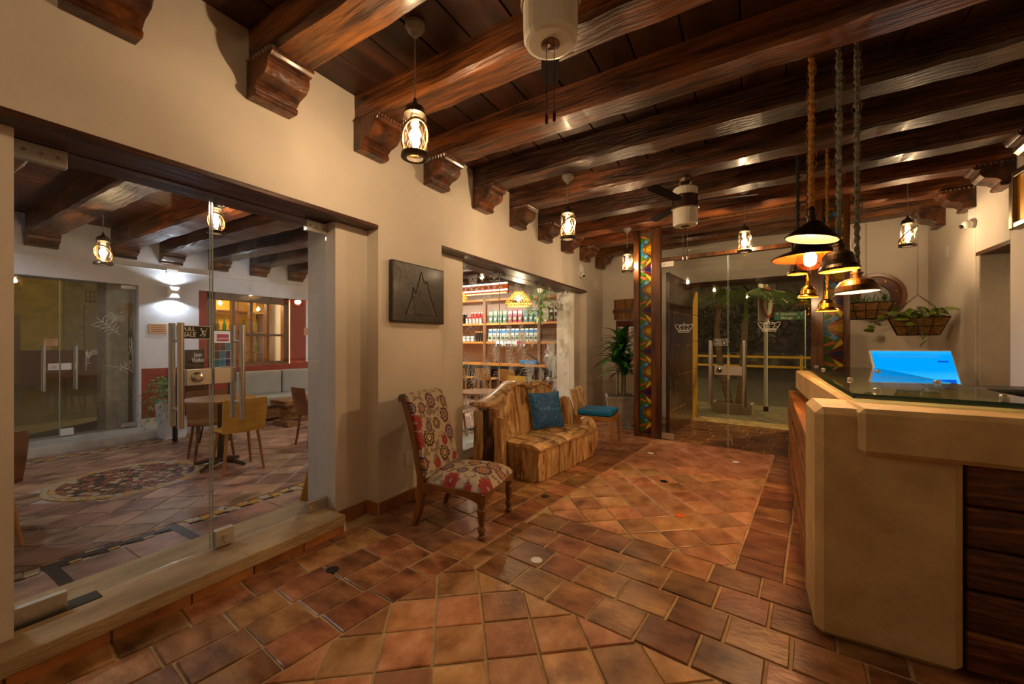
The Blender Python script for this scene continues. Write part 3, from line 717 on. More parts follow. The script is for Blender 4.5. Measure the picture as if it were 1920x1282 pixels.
def pendant(name, label, x, y, ztop, zrim, prof, neck, rmat, mat, inmat, rr=.011, power=4, bulb=True, tilt=0, n=32):
    t = T(name, label, 'pendant lamp', (x, y, 0), 0, 'rope hung pendant lamps over the counter')
    zt = zrim+prof[-1][1]
    MB().lathe([(.02, ztop), (.02, ztop-.01), (.006, ztop-.014), (.006, ztop-.04), (0, ztop-.04)], 12).build('hook', 'black_metal', t)
    rope(((0, 0, ztop-.03), (0, 0, zt+neck)), rr, rr*.35, hash(label) % 1000 if False else len(label)*7+int(x*100), 60).build('rope', rmat, t)
    MB().lathe([(prof[-1][0], zt-.004), (prof[-1][0]*.98, zt+.02), (prof[-1][0]*1.25, zt+.022), (prof[-1][0]*1.25, zt+.03), (prof[-1][0]*.75, zt+.034), (prof[-1][0]*.72, zt+neck*.75), (.008, zt+neck), (.006, zt+neck+.03), (0, zt+neck+.03)], 20).build('neck', mat, t)
    mt = Matrix.Translation((0, 0, zrim)) @ Matrix.Rotation(tilt, 4, 'Y')
    sh = MB().shell(prof, n, t=.002); sh.xf(mt); sh.build('shade', mat, t, smooth=False)
    il = MB().shell([(max(r-.004, .004), z-.001) for r, z in prof], n, t=.001); il.xf(mt); il.build('shade_lining', inmat, t)
    if bulb:
        MB().lathe([(.012, zrim+prof[-1][1]*.75), (.026, zrim+prof[-1][1]*.45), (.022, zrim+prof[-1][1]*.25), (0, zrim+prof[-1][1]*.18)], 12).build('bulb', 'bulb', t, smooth=True)
        lamp('bulb_light', (0, 0, zrim+prof[-1][1]*.38), power, TUNG, .018, t)
    return t
pendant('cone_pendant', 'dark cone pendant lamp on a thick tan rope', .317, 2.897, 3.144, 1.945, [(.132, 0), (.134, .004), (.085, .052), (.035, .098), (.024, .105)], .085, 'rope_tan', 'dark_bronze', 'white_in', .013, 1.6, tilt=R(9))
pendant('dome_pendant', 'dark bell dome pendant lamp on a grey rope', .454, 2.977, 3.144, 1.765, [(.098, 0), (.098, .012), (.09, .022), (.083, .03), (.08, .06), (.072, .088), (.052, .108), (.026, .118)], .07, 'rope_grey', 'dark_bronze', 'gold_in', .013, 4, tilt=R(-4))
pendant('bowl_pendant', 'low pewter bowl pendant lamp on a grey rope', .544, 3.03, 3.144, 1.64, [(.106, 0), (.107, .006), (.098, .035), (.078, .062), (.05, .076), (.024, .082)], .06, 'rope_grey', 'bronze', 'white_in', .012, 2.8, tilt=R(-3))
pendant('small_pendant', 'small dark ribbed pendant lamp on a black rope', .375, 4.321, 3.144, 1.945, [(.083, 0), (.083, .008), (.07, .02), (.068, .045), (.06, .05), (.058, .085), (.045, .1), (.02, .106)], .05, 'rope_black', 'dark_bronze', 'gold_in', .012, 2)
pendant('brass_pendant', 'small brass bell pendant lamp left of its twin', .447, 4.315, 3.144, 1.738, [(.08, 0), (.08, .006), (.066, .018), (.06, .028), (.056, .06), (.04, .085), (.022, .1), (.014, .14)], .06, 'rope_black', 'brass', 'gold_in', .010, 2)
pendant('brass_pendant', 'small brass bell pendant lamp on a thin tan rope', .597, 4.451, 3.144, 1.622, [(.087, 0), (.087, .006), (.074, .018), (.066, .03), (.06, .064), (.046, .09), (.024, .105), (.02, .14)], .06, 'rope_tan', 'brass', 'gold_in', .010, 2)
# wide copper dish with a clear globe and a yoke
dx, dy = .385, 3.598
t = T('dish_pendant', 'wide copper lined dish pendant lamp with clear glass globe', 'pendant lamp', (dx, dy, 0), 0, 'rope hung pendant lamps over the counter')
zr = 1.955
rope(((0, 0, 3.144), (0, 0, zr+.27)), .012, .004, 77, 50).build('rope', 'rope_tan', t)
MB().shell([(.235, 0), (.238, .004), (.19, .03), (.12, .055), (.085, .12), (.05, .135), (.02, .14)], 36, (0, 0, zr), .002).build('shade', 'dark_bronze', t)
MB().shell([(.232, -.001), (.186, .026), (.116, .051), (.08, .116), (.02, .134)], 36, (0, 0, zr), .001).build('shade_lining', 'copper_in', t)
MB().lathe([(.05, zr+.13), (.045, zr+.16), (.03, zr+.18), (.028, zr+.24), (.01, zr+.27), (0, zr+.27)], 18).build('neck', 'dark_bronze', t)
for sx in (-1, 1):
    MB().tube([(sx*.15, 0, zr+.04), (sx*.15, 0, zr+.09), (sx*.135, 0, zr+.14), (sx*.10, 0, zr+.17), (sx*.05, 0, zr+.185), (sx*.02, 0, zr+.19)], .006, 8).xf(Matrix.Rotation(R(40), 4, 'Z')).build('yoke_arm', 'black_metal', t)
MB().shell([(.05, .075), (.072, .05), (.085, .01), (.086, -.03), (.075, -.062), (.05, -.08), (.02, -.088), (.001, -.089)], 28, (0, 0, zr), .0015).build('glass_globe', 'globe', t, smooth=True)
MB().lathe([(.018, zr+.07), (.02, zr+.05), (.036, zr+.02), (.04, zr-.002), (.032, zr-.026), (0, zr-.036)], 16).build('bulb', 'bulb', t, smooth=True)
lamp('bulb_light', (0, 0, zr-.005), 32, WARM, .03, t)
# ================================================================ floor inserts
for (x, y, m, c, lb) in ((-2.126, 1.526, 'print_black', 'black', 'near the travertine threshold'), (-1.13, 2.23, 'print_white', 'white', 'in the glossy tile border'), (-1.533, 3.193, 'print_black', 'black', 'beside the log bench'),
                      (-.704, 4.116, 'print_black', 'black', 'in the middle of the diagonal tiles'), (-.458, 3.37, 'sign_orange', 'orange', 'among the diagonal tiles'), (-1.023, 5.081, 'print_white', 'white', 'near the blue seated chair'), (-.119, 5.181, 'print_white', 'white', 'before the street doors')):
    if m not in MATS: M('sign_orange', P3('d86a10'), rough=.4)
    o = MB().lathe([(.036, -.004), (.036, .0025), (.033, .0035), (0, .0035)], 20).build('floor_disc', m, loc=(x, y, .001))
    tag(o, 'round %s marker disc on the floor %s' % (c, lb), 'floor marker', 'marker discs on the floor')
# ================================================================ carved plaque
t = T('carved_plaque', 'dark carved wooden relief plaque on the pier wall', 'plaque', (LW, 2.605, 1.762))
MB().box(.004, -.318, -.25, .05, .318, .25).build('board', 'plaque', t, bevel=.012, seg=3)
mtn = [(-.17, -.18), (-.125, -.09), (-.10, -.04), (-.085, .05), (-.07, .02), (-.055, -.005), (-.02, .10), (.01, .19), (.035, .13), (.06, .10), (.08, .12), (.10, .06), (.13, -.02), (.165, -.09), (.21, -.18)]
q = MB().prism(mtn, .0495, .0515, lambda p, q_, h: (h, p, q_)).build('relief_mountain', 'plaque_deep', t)
e = MB().tube([(.052, p, q_) for p, q_ in mtn], .004, 5); e.build('carved_outline', 'print_black', t)
MB().prism([(-.075, -.18), (-.08, -.02), (-.02, -.03), (.0, .03), (.06, .04), (.09, -.01), (.13, -.09), (.16, -.175)], .051, .0545, lambda p, q_, h: (h, p, q_)).build('relief_slope', 'plaque', t, bevel=.004)
# ================================================================ printed slipper chair
def medallion(name, ax):
    m = bpy.data.materials.new(name); m.use_nodes = True; nt = m.node_tree; N = nt.nodes; L = nt.links; b = N['Principled BSDF']; b.inputs['Roughness'].default_value = .85
    def math_(op, a, c=None, d=None):
        n = N.new('ShaderNodeMath'); n.operation = op
        for i, v in enumerate((a, c, d)):
            if v is None: continue
            if isinstance(v, (int, float)): n.inputs[i].default_value = v
            else: L.new(v, n.inputs[i])
        return n.outputs[0]
    tc = N.new('ShaderNodeTexCoord'); sp = N.new('ShaderNodeSeparateXYZ'); L.new(tc.outputs['Object'], sp.inputs[0])
    cb = N.new('ShaderNodeCombineXYZ'); L.new(math_('MULTIPLY', sp.outputs[ax[0]], 7.2), cb.inputs[0]); L.new(math_('MULTIPLY', sp.outputs[ax[1]], 7.2), cb.inputs[1])
    vo = N.new('ShaderNodeTexVoronoi'); vo.voronoi_dimensions = '2D'; vo.inputs['Scale'].default_value = 1; vo.inputs['Randomness'].default_value = .55; L.new(cb.outputs[0], vo.inputs['Vector'])
    dv = N.new('ShaderNodeVectorMath'); dv.operation = 'SUBTRACT'; L.new(cb.outputs[0], dv.inputs[0]); L.new(vo.outputs['Position'], dv.inputs[1])
    s2 = N.new('ShaderNodeSeparateXYZ'); L.new(dv.outputs[0], s2.inputs[0])
    th = math_('ARCTAN2', s2.outputs[1], s2.outputs[0]); sc_ = N.new('ShaderNodeSeparateColor'); L.new(vo.outputs['Color'], sc_.inputs[0])
    np_ = math_('ADD', math_('FLOOR', math_('MULTIPLY', sc_.outputs[0], 8)), 9)
    pet = math_('COSINE', math_('MULTIPLY', th, np_))
    size = math_('MULTIPLY_ADD', sc_.outputs[1], .26, .24)
    r = math_('DIVIDE', vo.outputs['Distance'], size); r = math_('MULTIPLY', r, math_('MULTIPLY_ADD', pet, -.09, 1.0))
    cols = [['a89088', '7a2430', 'a83a2c', '8a2a30', 'b04a3a', '9a3430'], ['d8903a', '5c5c88', '6c6c94', 'b89a68', '4e3448', '6a2a3c'], ['d8803a', 'c8c0b0', '1a1e2a', 'c8b050', '222630', '7a4058'], ['b03848', 'c89a58', '7a5a78', 'c8a048', '6a3050', '4a3a58']]
    outs = []
    for cl in cols:
        cr = N.new('ShaderNodeValToRGB'); cr.color_ramp.interpolation = 'CONSTANT'; e = cr.color_ramp.elements
        e[0].position = 0; e[0].color = (*P3(cl[0]), 1); e[1].position = .18; e[1].color = (*P3(cl[1]), 1)
        for p, h in zip((.34, .52, .68, .84), cl[2:]): x = e.new(p); x.color = (*P3(h), 1)
        L.new(math_('ADD', r, math_('MULTIPLY', math_('COMPARE', math_('FRACT', math_('MULTIPLY', th, math_('MULTIPLY', np_, .159))), .5, .25), .04)), cr.inputs[0]); outs.append(cr.outputs[0])
    def mix(f, a, c):
        n = N.new('ShaderNodeMix'); n.data_type = 'RGBA'
        L.new(f, n.inputs[0]) if not isinstance(f, (int, float)) else None
        L.new(a, n.inputs[6]); L.new(c, n.inputs[7]); return n.outputs[2]
    k = sc_.outputs[2]
    c01 = mix(math_('GREATER_THAN', k, .3), outs[0], outs[1]); c23 = mix(math_('GREATER_THAN', k, .75), outs[2], outs[3]); cc = mix(math_('GREATER_THAN', k, .55), c01, c23)
    no = N.new('ShaderNodeTexNoise'); no.inputs['Scale'].default_value = 22; no.inputs['Detail'].default_value = 6; L.new(tc.outputs['Object'], no.inputs['Vector'])
    bg = N.new('ShaderNodeValToRGB'); bg.color_ramp.interpolation = 'CONSTANT'; bg.color_ramp.elements[0].color = (*P3('8a7c66'), 1); bg.color_ramp.elements[1].position = .47; bg.color_ramp.elements[1].color = (*P3('c0b09a'), 1); L.new(no.outputs['Fac'], bg.inputs[0])
    fin = mix(math_('GREATER_THAN', r, .98), cc, bg.outputs[0]); L.new(fin, b.inputs['Base Color']); MATS[name] = m
medallion('print_seat', (0, 1)); medallion('print_back', (1, 2))
t = T('slipper_chair', 'low armless chair in cream fabric printed with bright flower medallions', 'chair', (-1.87, 2.48, 0), R(9))
def seatfn(u, v):
    x = -.21+.50*u; hw = .225+.055*u; y = (v*2-1)*hw; e = (1-abs(2*u-1)**3.5)*(1-abs(2*v-1)**3.5)
    fr = .03*math.sin(math.pi*v) if u > .98 else 0
    return (x+fr*u, y, .315+.095*e**.45+.012*math.sin(math.pi*v))
MB().grid(20, 20, seatfn).build('seat', 'print_seat', t, smooth=True)
def apron(p0, p1, nm='apron'):
    a, c = Vector(p0), Vector(p1); n = 12; d = (c-a); nr = Vector((d.y, -d.x, 0)).normalized()*.022; vs = []; fs = []
    for i in range(n+1):
        f = i/n; p = a+d*f; zb = .235+.055*math.sin(math.pi*f)**.6 if 0 < f < 1 else .235
        for off, z in ((-nr, zb), (nr, zb), (nr, .325), (-nr, .325)): vs.append((p.x+off.x, p.y+off.y, z))
    for i in range(n):
        for j in range(4): fs.append((i*4+j, i*4+(j+1) % 4, (i+1)*4+(j+1) % 4, (i+1)*4+j))
    fs += [(3, 2, 1, 0), (n*4, n*4+1, n*4+2, n*4+3)]
    MB().add(vs, fs).build(nm, 'chair_wood', t)
apron((-.23, -.225, 0), (.275, -.262, 0)); apron((-.23, .225, 0), (.275, .262, 0)); apron((.272, -.262, 0), (.272, .262, 0)); apron((-.225, -.22, 0), (-.225, .22, 0))
for sy in (-1, 1):
    MB().lathe([(.017, 0), (.027, .008), (.026, .022), (.017, .03), (.022, .05), (.030, .065), (.022, .085), (.017, .092), (.024, .13), (.029, .18), (.030, .20), (.022, .215), (.027, .225), (.027, .235), (.029, .24), (.029, .30), (0, .31)], 16, (.262, sy*.25, 0)).build('front_leg', 'chair_wood', t, smooth=False)
    pts = [(-.30, 0), (-.262, .10), (-.238, .22), (-.24, .36), (-.275, .55), (-.325, .75), (-.375, .90), (-.40, .935), (-.425, .93)]
    vs = []; fs = []; hw = .022; th = .026
    for x, z in pts:
        k = .7 if z < .02 else 1
        for a, c in ((-hw, -th), (hw, -th), (hw, th), (-hw, th)): vs.append((x+a*k, sy*.225+c*k, z))
    for i in range(len(pts)-1):
        for j in range(4): fs.append((i*4+j, i*4+(j+1) % 4, (i+1)*4+(j+1) % 4, (i+1)*4+j))
    fs += [(3, 2, 1, 0), tuple(len(vs)-4+j for j in range(4))]
    MB().add(vs, fs).build('rear_leg', 'chair_wood', t, bevel=.004)
bp = [(-.185, .385), (-.20, .45), (-.235, .60), (-.275, .75), (-.315, .88), (-.345, .94), (-.385, .965), (-.425, .955), (-.44, .925), (-.425, .90), (-.39, .90), (-.36, .86), (-.315, .72), (-.275, .55), (-.245, .40), (-.235, .36)]
b = MB(); n = 14; vs = []; fs = []; m = len(bp)
for i in range(n+1):
    f = i/n; e = .012*(1-abs(2*f-1)**4)
    for j, (x, z) in enumerate(bp): vs.append((x+(e if j < 6 else 0), (2*f-1)*.238, z))
for i in range(n):
    for j in range(m): fs.append((i*m+j, (i+1)*m+j, (i+1)*m+(j+1) % m, i*m+(j+1) % m))
fs += [tuple(range(m)), tuple(n*m+j for j in range(m-1, -1, -1))]
b.add(vs, fs).build('backrest', 'print_back', t, smooth=False)
tag(MB().box(LW, 2.48, .30, LW+.008, 2.56, .42).build('wall_outlet', 'white_plastic', bevel=.002), 'white wall outlet behind the slipper chair', 'outlet')
# ================================================================ log bench
bn = T('log_bench', 'rustic varnished bench built from chunky split logs', 'bench', (-1.722, 3.469, 0), R(82.6))
br = random.Random(5)
def chunk(name, x0, x1, y0, y1, z0, z1, mat='burl', lean=0, top=.03, seg=6, wob=.012, parent=None, topfn=None):
    """rough hewn log piece: closed ring section lofted upward"""
    vs = []; fs = []; nz = seg
    base = []
    K = 4
    for (a, c) in ((0, 0), (1, 0), (1, 1), (0, 1)):
        pass
    ring = [(i/K, 0) for i in range(K)]+[(1, i/2) for i in range(2)]+[(1-i/K, 1) for i in range(K)]+[(0, 1-i/2) for i in range(2)]
    jit = [((br.random()-.5)*wob*1.6, (br.random()-.5)*wob*1.6) for _ in ring]
    for k in range(nz+1):
        f = k/nz
        for j, (a, c) in enumerate(ring):
            x = x0+(x1-x0)*a+jit[j][0]+(br.random()-.5)*wob*.6; y = y0+(y1-y0)*c+jit[j][1]+(br.random()-.5)*wob*.6+lean*f
            zt = z1+(topfn(x) if topfn else 0)+(br.random()-.5)*top*(.4)
            vs.append((x, y, z0+(zt-z0)*f))
    m = len(ring)
    for k in range(nz):
        for j in range(m): fs.append((k*m+j, k*m+(j+1) % m, (k+1)*m+(j+1) % m, (k+1)*m+j))
    fs += [tuple(range(m-1, -1, -1)), tuple(nz*m+j for j in range(m))]
    return MB().add(vs, fs).build(name, mat, parent or bn, bevel=.008, smooth=False)
for a, c in ((.0, .09), (.10, .36), (.37, .63), (.665, .76), (.77, 1.0), (1.006, 1.17)):
    chunk('front_log', a, c, .015*br.random(), .10, 0, .32+.015*br.random())
for a, c in ((.02, .20), (.21, .40), (.41, .64)): chunk('end_log', -.02+.02*br.random(), .09, a, c, 0, .33, wob=.018)
MB().box(.08, .09, .005, 1.15, .62, .30).build('core', 'bark', bn)
for i in range(7):
    a = -.03+i*.172; MB().grid(3, 10, lambda u, v: (a+.168*u, -.02+.60*v, .352+.008*math.sin(9*v+i)+.006*math.sin(u*3.1)+(-.05*(1-v/.12)**2 if v < .12 else 0)))
    b = MB(); n = 10
    vs = []; fs = []
    for k in range(n+1):
        v = k/n; y = -.03+.60*v; zt = .355+.007*math.sin(9*v+i*2)-(.035*(1-v/.2)**2 if v < .2 else 0); zb = .315
        if v == 0: zb = .305
        for x, z in ((a, zb), (a+.168, zb), (a+.168, zt-.004), (a+.13, zt+.004), (a+.05, zt+.005), (a, zt-.004)): vs.append((x, y, z))
    for k in range(n):
        for j in range(6): fs.append((k*6+j, k*6+(j+1) % 6, (k+1)*6+(j+1) % 6, (k+1)*6+j))
    fs += [tuple(range(5, -1, -1)), tuple(n*6+j for j in range(6))]
    b.add(vs, [f[::-1] for f in fs]).build('seat_plank', 'burl_seat', bn)
bt = lambda x: -.12+.16*math.exp(-((x-.42)/.26)**2)+.11*math.exp(-((x-.88)/.22)**2)
for a, c in ((-.10, .10), (.106, .34), (.348, .56), (.57, .66), (.67, .86), (.87, 1.10)):
    chunk('back_plank', a, c, .46, .57, .30, .84, lean=.10, topfn=bt, seg=7)
def cap(x0, x1, yo, zf, wd, th, nm='top_slab'):
    n = 14; vs = []; fs = []
    for k in range(n+1):
        f = k/n; x = x0+(x1-x0)*f; z = zf(x); w2 = wd*(1+.18*math.sin(f*9))
        for dy_, dz in ((-w2*.5, -th*.2), (-w2*.38, th*.7), (0, th), (w2*.4, th*.6), (w2*.5, -th*.1), (w2*.2, -th*.6), (-w2*.25, -th*.6)): vs.append((x, yo+dy_, z+dz+.004*math.sin(7*f+dy_*30)))
    for k in range(n):
        for j in range(7): fs.append((k*7+j, (k+1)*7+j, (k+1)*7+(j+1) % 7, k*7+(j+1) % 7))
    fs += [tuple(range(7)), tuple(n*7+j for j in range(6, -1, -1))]
    MB().add(vs, fs).build(nm, 'burl', bn, smooth=True)
cap(-.20, .62, .63, lambda x: .845+bt(x)+.02*math.sin(x*8), .24, .035)
cap(.66, 1.08, .64, lambda x: .85+bt(x)*.9, .20, .04)
chunk('arm_log', -.17, -.09, .44, .58, 0, .66, 'bark', wob=.02); chunk('arm_log', -.175, -.10, .585, .69, 0, .64, 'burl', wob=.015); chunk('arm_log', -.16, -.09, .33, .435, 0, .60, 'burl', wob=.02)
def boulder(cx, cy, cz, rx, ry, rz, nm, seed):
    q = random.Random(seed); b = MB(); vs = []; fs = []; nu, nv = 14, 9
    ph = [q.random()*6 for _ in range(4)]
    for j in range(nv+1):
        t_ = math.pi*j/nv
        for i in range(nu):
            p = 2*math.pi*i/nu; k = 1+.10*math.sin(3*p+ph[0])*math.sin(t_)+.08*math.sin(5*p+2*t_+ph[1])*math.sin(t_)
            s_ = abs(math.sin(t_))**.6*(1 if math.sin(t_) >= 0 else -1)
            vs.append((cx+rx*s_*math.cos(p)*k, cy+ry*s_*math.sin(p)*k, cz-rz*math.cos(t_)))
    for j in range(nv):
        for i in range(nu): fs.append((j*nu+i, j*nu+(i+1) % nu, (j+1)*nu+(i+1) % nu, (j+1)*nu+i))
    b.add(vs, fs).build(nm, 'burl', bn, smooth=True)
boulder(1.235, .14, .22, .07, .13, .225, 'arm_stump', 2); boulder(1.17, .42, .34, .085, .14, .34, 'arm_stump', 9)
# blue cushion
def pillow(name, label, w_, mat, loc, rot):
    t_ = MB()
    def fn(sg):
        def g(u, v):
            a, c = 2*u-1, 2*v-1; e = max(0, (1-a**2)*(1-c**2)); pin = 1-.05*(1-abs(a*c))*0
            return (a*w_/2*(1-.06*(1-c*c)), sg*.075*e**.42, c*w_/2*(1-.06*(1-a*a)))
        return g
    t_.grid(14, 14, fn(1)); t_.grid(14, 14, lambda u, v: fn(-1)(1-u, v))
    o = t_.build(name, mat, smooth=True, loc=loc); o.rotation_euler = rot
    return tag(o, label, 'cushion')
pillow('throw_pillow', 'square blue mottled throw cushion leaning on the log bench', .42, 'cushion', (-2.0, 4.20, .57), (R(-17), 0, R(58)))
# ================================================================ blue seated chair
t = T('side_chair', 'wooden chair with teal leather pad and plank back by the plant', 'chair', (-1.72, 5.20, 0), R(3))
for sx, sy in ((1, -1), (1, 1), (-1, -1), (-1, 1)):
    MB().hexa([(sx*.235-.014, sy*.215-.014, 0), (sx*.235+.014, sy*.215-.014, 0), (sx*.235+.014, sy*.215+.014, 0), (sx*.235-.014, sy*.215+.014, 0)],
              [(sx*.215-.024, sy*.205-.024, .37), (sx*.215+.024, sy*.205-.024, .37), (sx*.215+.024, sy*.205+.024, .37), (sx*.215-.024, sy*.205+.024, .37)]).build('leg', 'stool_wood', t, bevel=.003)
MB().box(-.24, -.23, .345, .24, .23, .40).build('seat_frame', 'stool_wood', t, bevel=.006)
MB().box(-.225, -.215, .40, .225, .215, .475).build('seat_pad', 'teal', t, bevel=.028, seg=4)
for i in range(5):
    a = -.22+i*.09; MB().hexa([(-.24, a, .36), (-.20, a, .36), (-.20, a+.086, .36), (-.24, a+.086, .36)], [(-.32, a, .70+.05*rng.random()), (-.28, a, .70+.04*rng.random()), (-.28, a+.086, .70+.04*rng.random()), (-.32, a+.086, .70+.05*rng.random())]).build('back_plank', 'burl', t, bevel=.006)
# ================================================================ potted dracaena
LEAF = None
def leafmesh(L_, wd, droop, n=7, fold=.25, tip=.5):
    b = MB(); vs = []; fs = []
    for i in range(n+1):
        f = i/n; w2 = wd/2*math.sin(math.pi*min(1, f**tip*.97+.03))**.8 if f < 1 else .0008
        a = droop*f*f; x = L_*(f-.25*droop*f**3*.5); z = -L_*droop*.55*f*f+L_*.12*math.sin(math.pi*f)
        vs += [(x, -w2, z+fold*w2), (x, 0, z), (x, w2, z+fold*w2)]
    for i in range(n): fs += [(i*3, i*3+1, i*3+4, i*3+3), (i*3+1, i*3+2, i*3+5, i*3+4)]
    return b.add(vs, fs)
t = T('potted_dracaena', 'broad leaved dracaena in a tapered concrete pot', 'plant', (-1.76, 6.42, 0), R(20))
pt = MB().hexa([(-.15, -.15, 0), (.15, -.15, 0), (.15, .15, 0), (-.15, .15, 0)], [(-.225, -.225, .50), (.225, -.225, .50), (.225, .225, .50), (-.225, .225, .50)]).build('pot', 'concrete', t, bevel=.008)
MB().box(-.195, -.195, .495, .195, .195, .508).build('soil', 'soil', t)
MB().box(-.18, -.18, -.002, .18, .18, .035).build('pot_foot', 'concrete', t, bevel=.005)
for (sx, sy, h) in ((-.04, 0, 1.0), (.03, .03, 1.15), (.06, -.03, .82)): MB().tube([(sx, sy, .48), (sx*1.1, sy*1.1, h)], .019, 10).build('cane', 'stem', t)
ml = leafmesh(.46, .125, .6); L0 = None; q = random.Random(11)
for (sx, sy, h, n) in ((-.04, 0, 1.0, 24), (.03, .03, 1.2, 26), (.06, -.03, .82, 20)):
    for i in range(n):
        a = i*2.4+q.random(); hh = h-.14*(i/n)+.12; lc = (sx*1.1, sy*1.1, hh); rt = (0, -R(62-62*(i/n)+10*q.random()), a); s_ = .75+.35*q.random()
        if L0 is None: L0 = ml.build('leaf', 'leaf', t, smooth=True, loc=lc); L0.rotation_euler = rt
        else: inst(L0, t, lc, rt, (s_, s_, s_))
# ================================================================ wall things at the far end
t = T('plank_board', 'dark plank notice board with burnt lettering on the far wall', 'notice board', (-2.24, 7.775, 0), A6)
for i in range(8): MB().box(i*.077, -.03, 1.97, i*.077+.073, -.005, 2.165).box(i*.077, -.03, 1.78, i*.077+.073, -.005, 1.905).build('plank', 'plank_sign', t)
MB().box(-.02, -.045, 1.905, .63, -.005, 1.97).build('batten', 'frame_wood', t)
t = T('wall_display', 'bright red and white printed panel under the plank board', 'picture', (-2.20, 7.77, 0), A6)
MB().box(0, -.035, 1.10, .62, -.005, 1.76).build('frame', 'frame_wood', t)
pr = MB().box(.03, -.04, 1.13, .60, -.035, 1.73).build('print', 'print_white', t)
for i, (a, z, w_, h_, c) in enumerate(((.03, 1.64, .57, .09, 'st_maroon'), (.06, 1.40, .2, .2, 'sign_red'), (.30, 1.46, .12, .16, 'grey_plastic'), (.44, 1.42, .14, .12, 'sign_red'), (.05, 1.2, .25, .12, 'grey_plastic'), (.34, 1.22, .2, .1, 'sign_peach'))):
    MB().box(a, -.042, z, a+w_, -.040, z+h_).build('print_block', c, pr)
def cctv(name, label, loc, rz, plate):
    t = T(name, label, 'camera', loc, rz)
    if plate == 'round': MB().lathe([(.095, 0), (.095, .006), (.09, .01), (0, .01)], 24).xf(Matrix.Translation((0, 0, .09)) @ Matrix.Rotation(R(90), 4, 'Y')).build('back_plate', 'white_plastic', t)
    else: MB().box(0, -.05, .05, .01, .05, .18).build('back_plate', 'white_plastic', t)
    MB().lathe([(.05, 0), (.05, .02), (.04, .035), (0, .035)], 18).xf(Matrix.Rotation(R(90), 4, 'Y')).build('mount', 'white_plastic', t)
    b = MB()
    vs = [(.045*math.sin(R(a)), .045*math.cos(R(a))) for a in range(0, 181, 20)]
    b.lathe([(max(r, .001), z) for r, z in reversed(vs)], 16, (.065, 0, -.015)).build('dome', 'white_plastic', t, smooth=True)
    MB().tube([(.075, 0, -.02), (.115, -.02, -.035)], .02, 12).build('lens', 'black_plastic', t)
cctv('security_camera', 'white dome security camera on the wall beyond the etched window', (LW, 6.55, 2.50), R(-20), 'round')
cctv('security_camera', 'white dome security camera high on the right wall', (RW, 6.06, 2.59), R(180+25), 'square')
for lb, x, y, z in (('blank white cover plate near the right corner', RW-.006, 6.72, 2.42),):
    tag(MB().box(x, y-.04, z-.07, x+.006, y+.04, z+.07).build('cover_plate', 'white_plastic', bevel=.002), lb, 'switch plate')
o = tag(MB().box(LW, 7.40, 2.36, LW+.006, 7.47, 2.5).build('cover_plate', 'white_plastic', bevel=.002), 'blank white cover plate near the left corner', 'switch plate')
t = T('framed_picture', 'gilt picture in a dark silver moulded frame at the right edge', 'picture', (RW, 4.95, 2.58))
for a, c, d, e_ in ((-.34, -.27, -.25, .25), (.27, .34, -.25, .25), (-.27, .27, -.25, -.19), (-.27, .27, .19, .25)): MB().box(-.05, a, d, -.004, c, e_).build('frame', 'pewter', t, bevel=.012)
MB().box(-.02, -.27, -.19, -.006, .27, .19).build('canvas', 'gold_in', t)
# porthole
t = T('porthole', 'round timber ringed porthole window on the far wall', 'porthole', (1.51, 7.345, 1.975), A6)
def ringp(r0, r1, y0, y1, nm, mat):
    b = MB(); n = 40; vs = []; fs = []
    for i in range(n):
        a = 2*math.pi*i/n
        for r, y in ((r0, y0), (r1, y0), (r1, y1), (r0, y1)): vs.append((r*math.cos(a), y, r*math.sin(a)))
    for i in range(n):
        for j in range(4): fs.append((i*4+j, i*4+(j+1) % 4, ((i+1) % n)*4+(j+1) % 4, ((i+1) % n)*4+j))
    return b.add(vs, fs).build(nm, mat, t, bevel=.004)
M('port_wood', P3('6a3a14'), P3('8a5220'), rough=.3, scale=6)
M('port_iron', P3('3a2014'), P3('56301c'), rough=.4, metal=.4, scale=8)
ringp(.27, .32, -.05, -.002, 'outer_ring', 'port_wood'); ringp(.17, .275, -.025, -.002, 'flange', 'port_iron'); ringp(.155, .185, -.045, -.002, 'inner_ring', 'port_iron')
MB().lathe([(.16, 0), (.16, .006), (0, .006)], 32).xf(Matrix.Translation((0, -.006, 0)) @ Matrix.Rotation(R(90), 4, 'X')).build('glass_disc', 'grey_plastic', t)
for i in range(8): MB().tube([(.225*math.cos(i*.785+.3), -.025, .225*math.sin(i*.785+.3)), (.225*math.cos(i*.785+.3), -.034, .225*math.sin(i*.785+.3))], .010, 8).build('bolt', 'brass', t)
